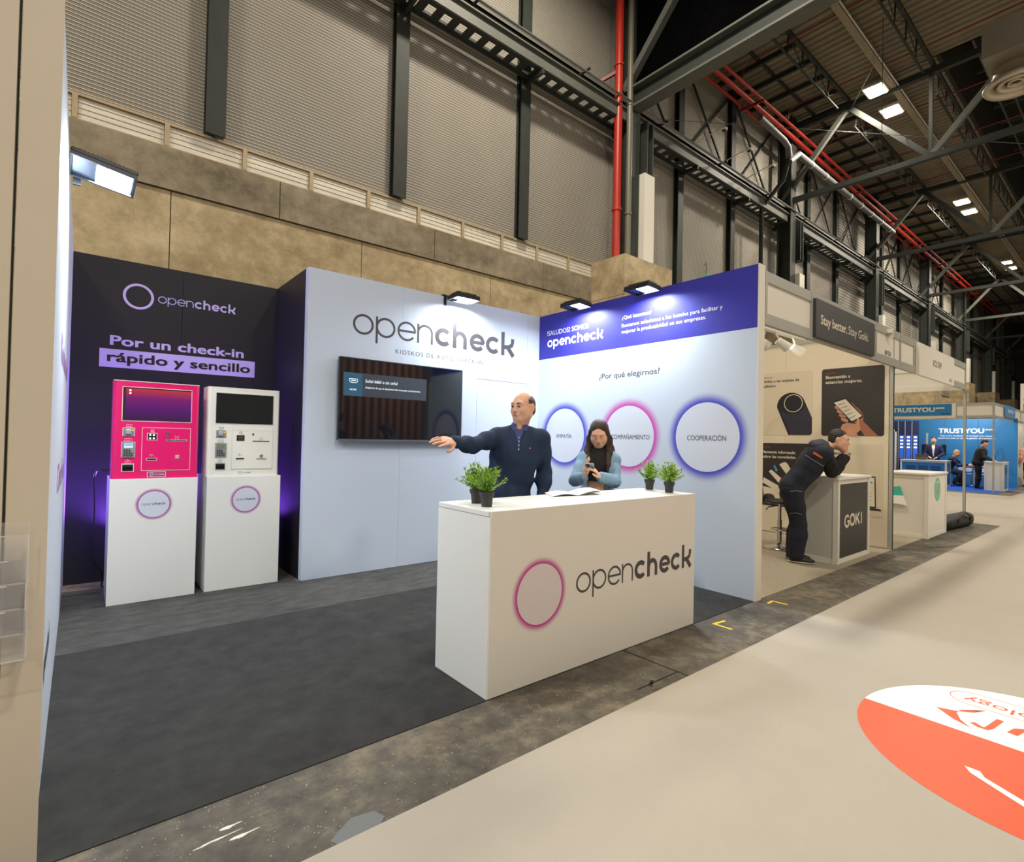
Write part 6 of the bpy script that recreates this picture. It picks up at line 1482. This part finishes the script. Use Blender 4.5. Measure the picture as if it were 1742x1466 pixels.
for i, (a, b_) in enumerate(((5.78, 5.98), (6.0, 6.2), (6.22, 6.42), (6.44, 6.9))):
    mb = MB(); mb.box(24.98, 25.03, a, b_, .0, 2.4); mb.build('panel_board', m_tb2, t); mb = MB(); mb.box(24.96, 25.04, b_, b_+.02, 0, 2.4); mb.build('panel_post', m_alu, t)
    if i < 3:
        mb = MB(); mb.box(24.972, 24.98, a+.03, b_-.03, .95, 1.85); mb.build('lit_column', mat('lit_blue', (50, 90, 190), .4, emit=(50, 100, 210), estr=.5), t)
        for k_ in range(4): mb = MB(); mb.box(24.968, 24.972, a+.05, b_-.05, 1.74-.13*k_, 1.80-.13*k_); mb.build('print_line', m_osw, t)
t = thing('booth_door', 'white door frame at the far left of the blue booth', 'door', (24.5, 7, 0)); mb = MB(); mb.box(24.4, 24.45, 6.35, 6.40, 0, 2.05); mb.box(24.4, 24.45, 6.35, 7.2, 1.98, 2.05); mb.build('door_frame', m_whitew, t); mb = MB(); mb.box(24.42, 24.43, 6.40, 7.2, 0, 1.98); mb.build('door_pane', mat('blue_glass', (90, 120, 190), .2), t)
t = frame_counter('reception desk with blue front in the blue booth', 23.95, 24.55, 4.72, 6.1, .93, m_tb, m_tb)
mb = MB()
for y in (5.05, 5.42, 5.79): mb.box(23.955, 23.963, y-.16, y+.13, .45, .72)
mb.build('square_print', m_tsq, t)
t = frame_counter('small white desk at the front of the blue booth', 23.35, 24.13, 3.13, 3.62, .96, m_tb, m_whitew)
mb = MB()
for x in (23.55, 23.72, 23.9): mb.box(x-.06, x+.05, 3.138, 3.141, .55, .75)
mb.build('square_print', m_tsq, t)
def laptop(label, c, yaw, m, open_=1.9):
    t = thing('laptop', label, 'laptop', c, yaw); mb = MB(); mb.box(-.16, .16, -.11, .11, 0, .014, .003); mb.build('laptop_base', m, t, local=True)
    mb = MB(); mb.obox((0, .11+.10*math.cos(1.25), .014+.10*math.sin(1.25)), (.16, 0, 0), (0, .10*math.cos(1.25), .10*math.sin(1.25)), (0, -.004, .0013)); mb.build('laptop_lid', m, t, local=True)
laptop('grey laptop on the blue booth\'s reception desk', (24.2, 5.50, .931), PI/2+.1, mat('dark_laptop', (92, 88, 76), .4), 1.9)
laptop('thin laptop on the small white desk, seen from the side', (23.8, 3.35, .961), PI, mat('thin_laptop', (50, 70, 100), .4))
t = thing('round_table', 'small black round table in the blue booth', 'table', (24.7, 4.15, 0)); mb = MB(); mb.lathe((24.75, 4.12, .0), [(.30, .70), (.32, .71), (.32, .725), (.30, .73)], 28); mb.build('tabletop', m_blk, t, smooth=40)
mb = MB(); mb.tube([(24.75, 4.12, .05), (24.75, 4.12, .70)], .03, 10); mb.build('pedestal', m_chrome, t, smooth=50)
for k_ in range(4): a = PI/4+k_*PI/2; mb = MB(); mb.tube([(24.75, 4.12, .06), (24.75+.28*math.cos(a), 4.12+.28*math.sin(a), .02)], .018, 6); mb.build('leg', m_chrome, t)
laptop('black laptop on the small round table', (24.75, 4.14, .731), PI, m_blk)
def chair(label, c, yaw):
    t = thing('chair', label, 'chair', c, yaw, 'pale moulded chairs in the blue booth')
    m = mat('pale_shell', (178, 190, 224), .4); mb = MB(); mb.box(-.21, .21, -.2, .2, .43, .455, .01); mb.build('seat', m, t, local=True)
    mb = MB(); mb.box(-.2, .2, .19, .215, .52, .82, .01); mb.build('backrest', m, t, local=True); mb = MB(); mb.box(-.2, -.17, .19, .21, .44, .54); mb.box(.17, .2, .19, .21, .44, .54); mb.build('back_support', m_chrome, t, local=True)
    for (a, b_) in ((-.18, -.18), (.18, -.18), (-.18, .18), (.18, .18)): mb = MB(); mb.tube([(a*.8, b_*.8, .43), (a*1.15, b_*1.15, .005)], .011, 8); mb.build('leg', m_chrome, t, local=True)
chair('pale moulded chair behind the round table, left one', (25.35, 4.50, .004), PI/2*-1)
chair('pale moulded chair behind the round table, nearer the black suited man', (25.3, 3.93, .004), -PI/2)
chair('pale moulded chair under the seated blond man', (24.9, 4.90, .004), 0)
t = thing('television_stand', 'black television on a tall stand behind the bearded man', 'television', (25.6, 5.5, 0)); mb = MB(); mb.box(25.5, 25.55, 5.05, 5.80, 1.1, 1.52, .01); mb.build('tv_panel', m_blk, t); mb = MB(); mb.box(25.56, 25.6, 5.62, 5.68, .02, 1.95); mb.build('stand_pole', m_alu, t); mb = MB(); mb.box(25.3, 25.8, 5.4, 5.9, .005, .03); mb.build('stand_base', m_alu, t)
area_light('booth_light', (24.6, 4.3, 2.85), (26, 4.3, 1.6), .6, .3, 28, (.95, .97, 1.0))
area_light('booth_light', (23.8, 5.4, 2.85), (24.6, 5.4, 0), .6, .3, 20, (1, .97, .92))
t = thing('booth_wall', 'cream white side wall beyond the blue booth', 'partition', (28, 3, 0)); mb = MB(); mb.box(28.0, 28.05, 3.0, 8.2, 0, 2.4); mb.build('wall_panel', m_whitew, t)
mb = MB(); mb.tube([(27.5, 3.35, .0), (27.6, 3.4, .45)], .012, 6); mb.box(27.55, 27.9, 3.3, 3.6, .45, .47); t = thing('folding_chair', 'edge of a white framed chair by the pink bloused woman', 'chair', (27.3, 3.1, 0)); mb.build('chair_frame', m_bright, t)
t = thing('hanging_banner', 'colourful banner at the right picture edge under the roof', 'banner', (40, 4.3, 3.5)); mb = MB(); mb.box(40, 40.05, 3.0, 4.72, 3.35, 5.0); mb.build('banner_sheet', m_whitew, t); mb = MB(); mb.box(39.99, 40, 3.0, 4.6, 3.35, 3.9); mb.build('orange_print', orange, t); mb = MB(); mb.obox((39.98, 4.2, 4.2), (.005, 0, 0), (0, .3, .1), (0, -.1, .2)); mb.build('red_print', m_redi, t)

area_light('reflection_fill', (6.4, -1.2, 3.3), (6.6, -3.2, 1.2), 1.2, .3, 120, (1, .9, .78))  # added unseen lamp, brightens the slats mirrored in the television
# ------------------------------------------------------------------ stand across the aisle (mirrored in the television and kiosk screens)
t = thing('slatted_screen', 'wooden slatted screen of the stand across the aisle', 'screen', (6.3, -3, 0)); m_oak = mat('oak_slat', (150, 104, 66), .6)
for i in range(12): mb = MB(); mb.box(4.9+.22*i, 4.98+.22*i, -3.05, -2.97, .004, 3.4); mb.build('slat', m_oak, t)
mb = MB(); mb.box(4.6, 7.7, -3.4, -3.35, 0.004, 3.4); mb.build('backing', mat('dim_back', (50, 44, 40), .8), t)
t = thing('booth_wall', 'white wall of the stand across the aisle', 'partition', (8.6, -3.1, 0)); mb = MB(); mb.box(7.75, 9.6, -3.1, -3.05, .004, 3.0); mb.build('wall_panel', m_whitew, t)
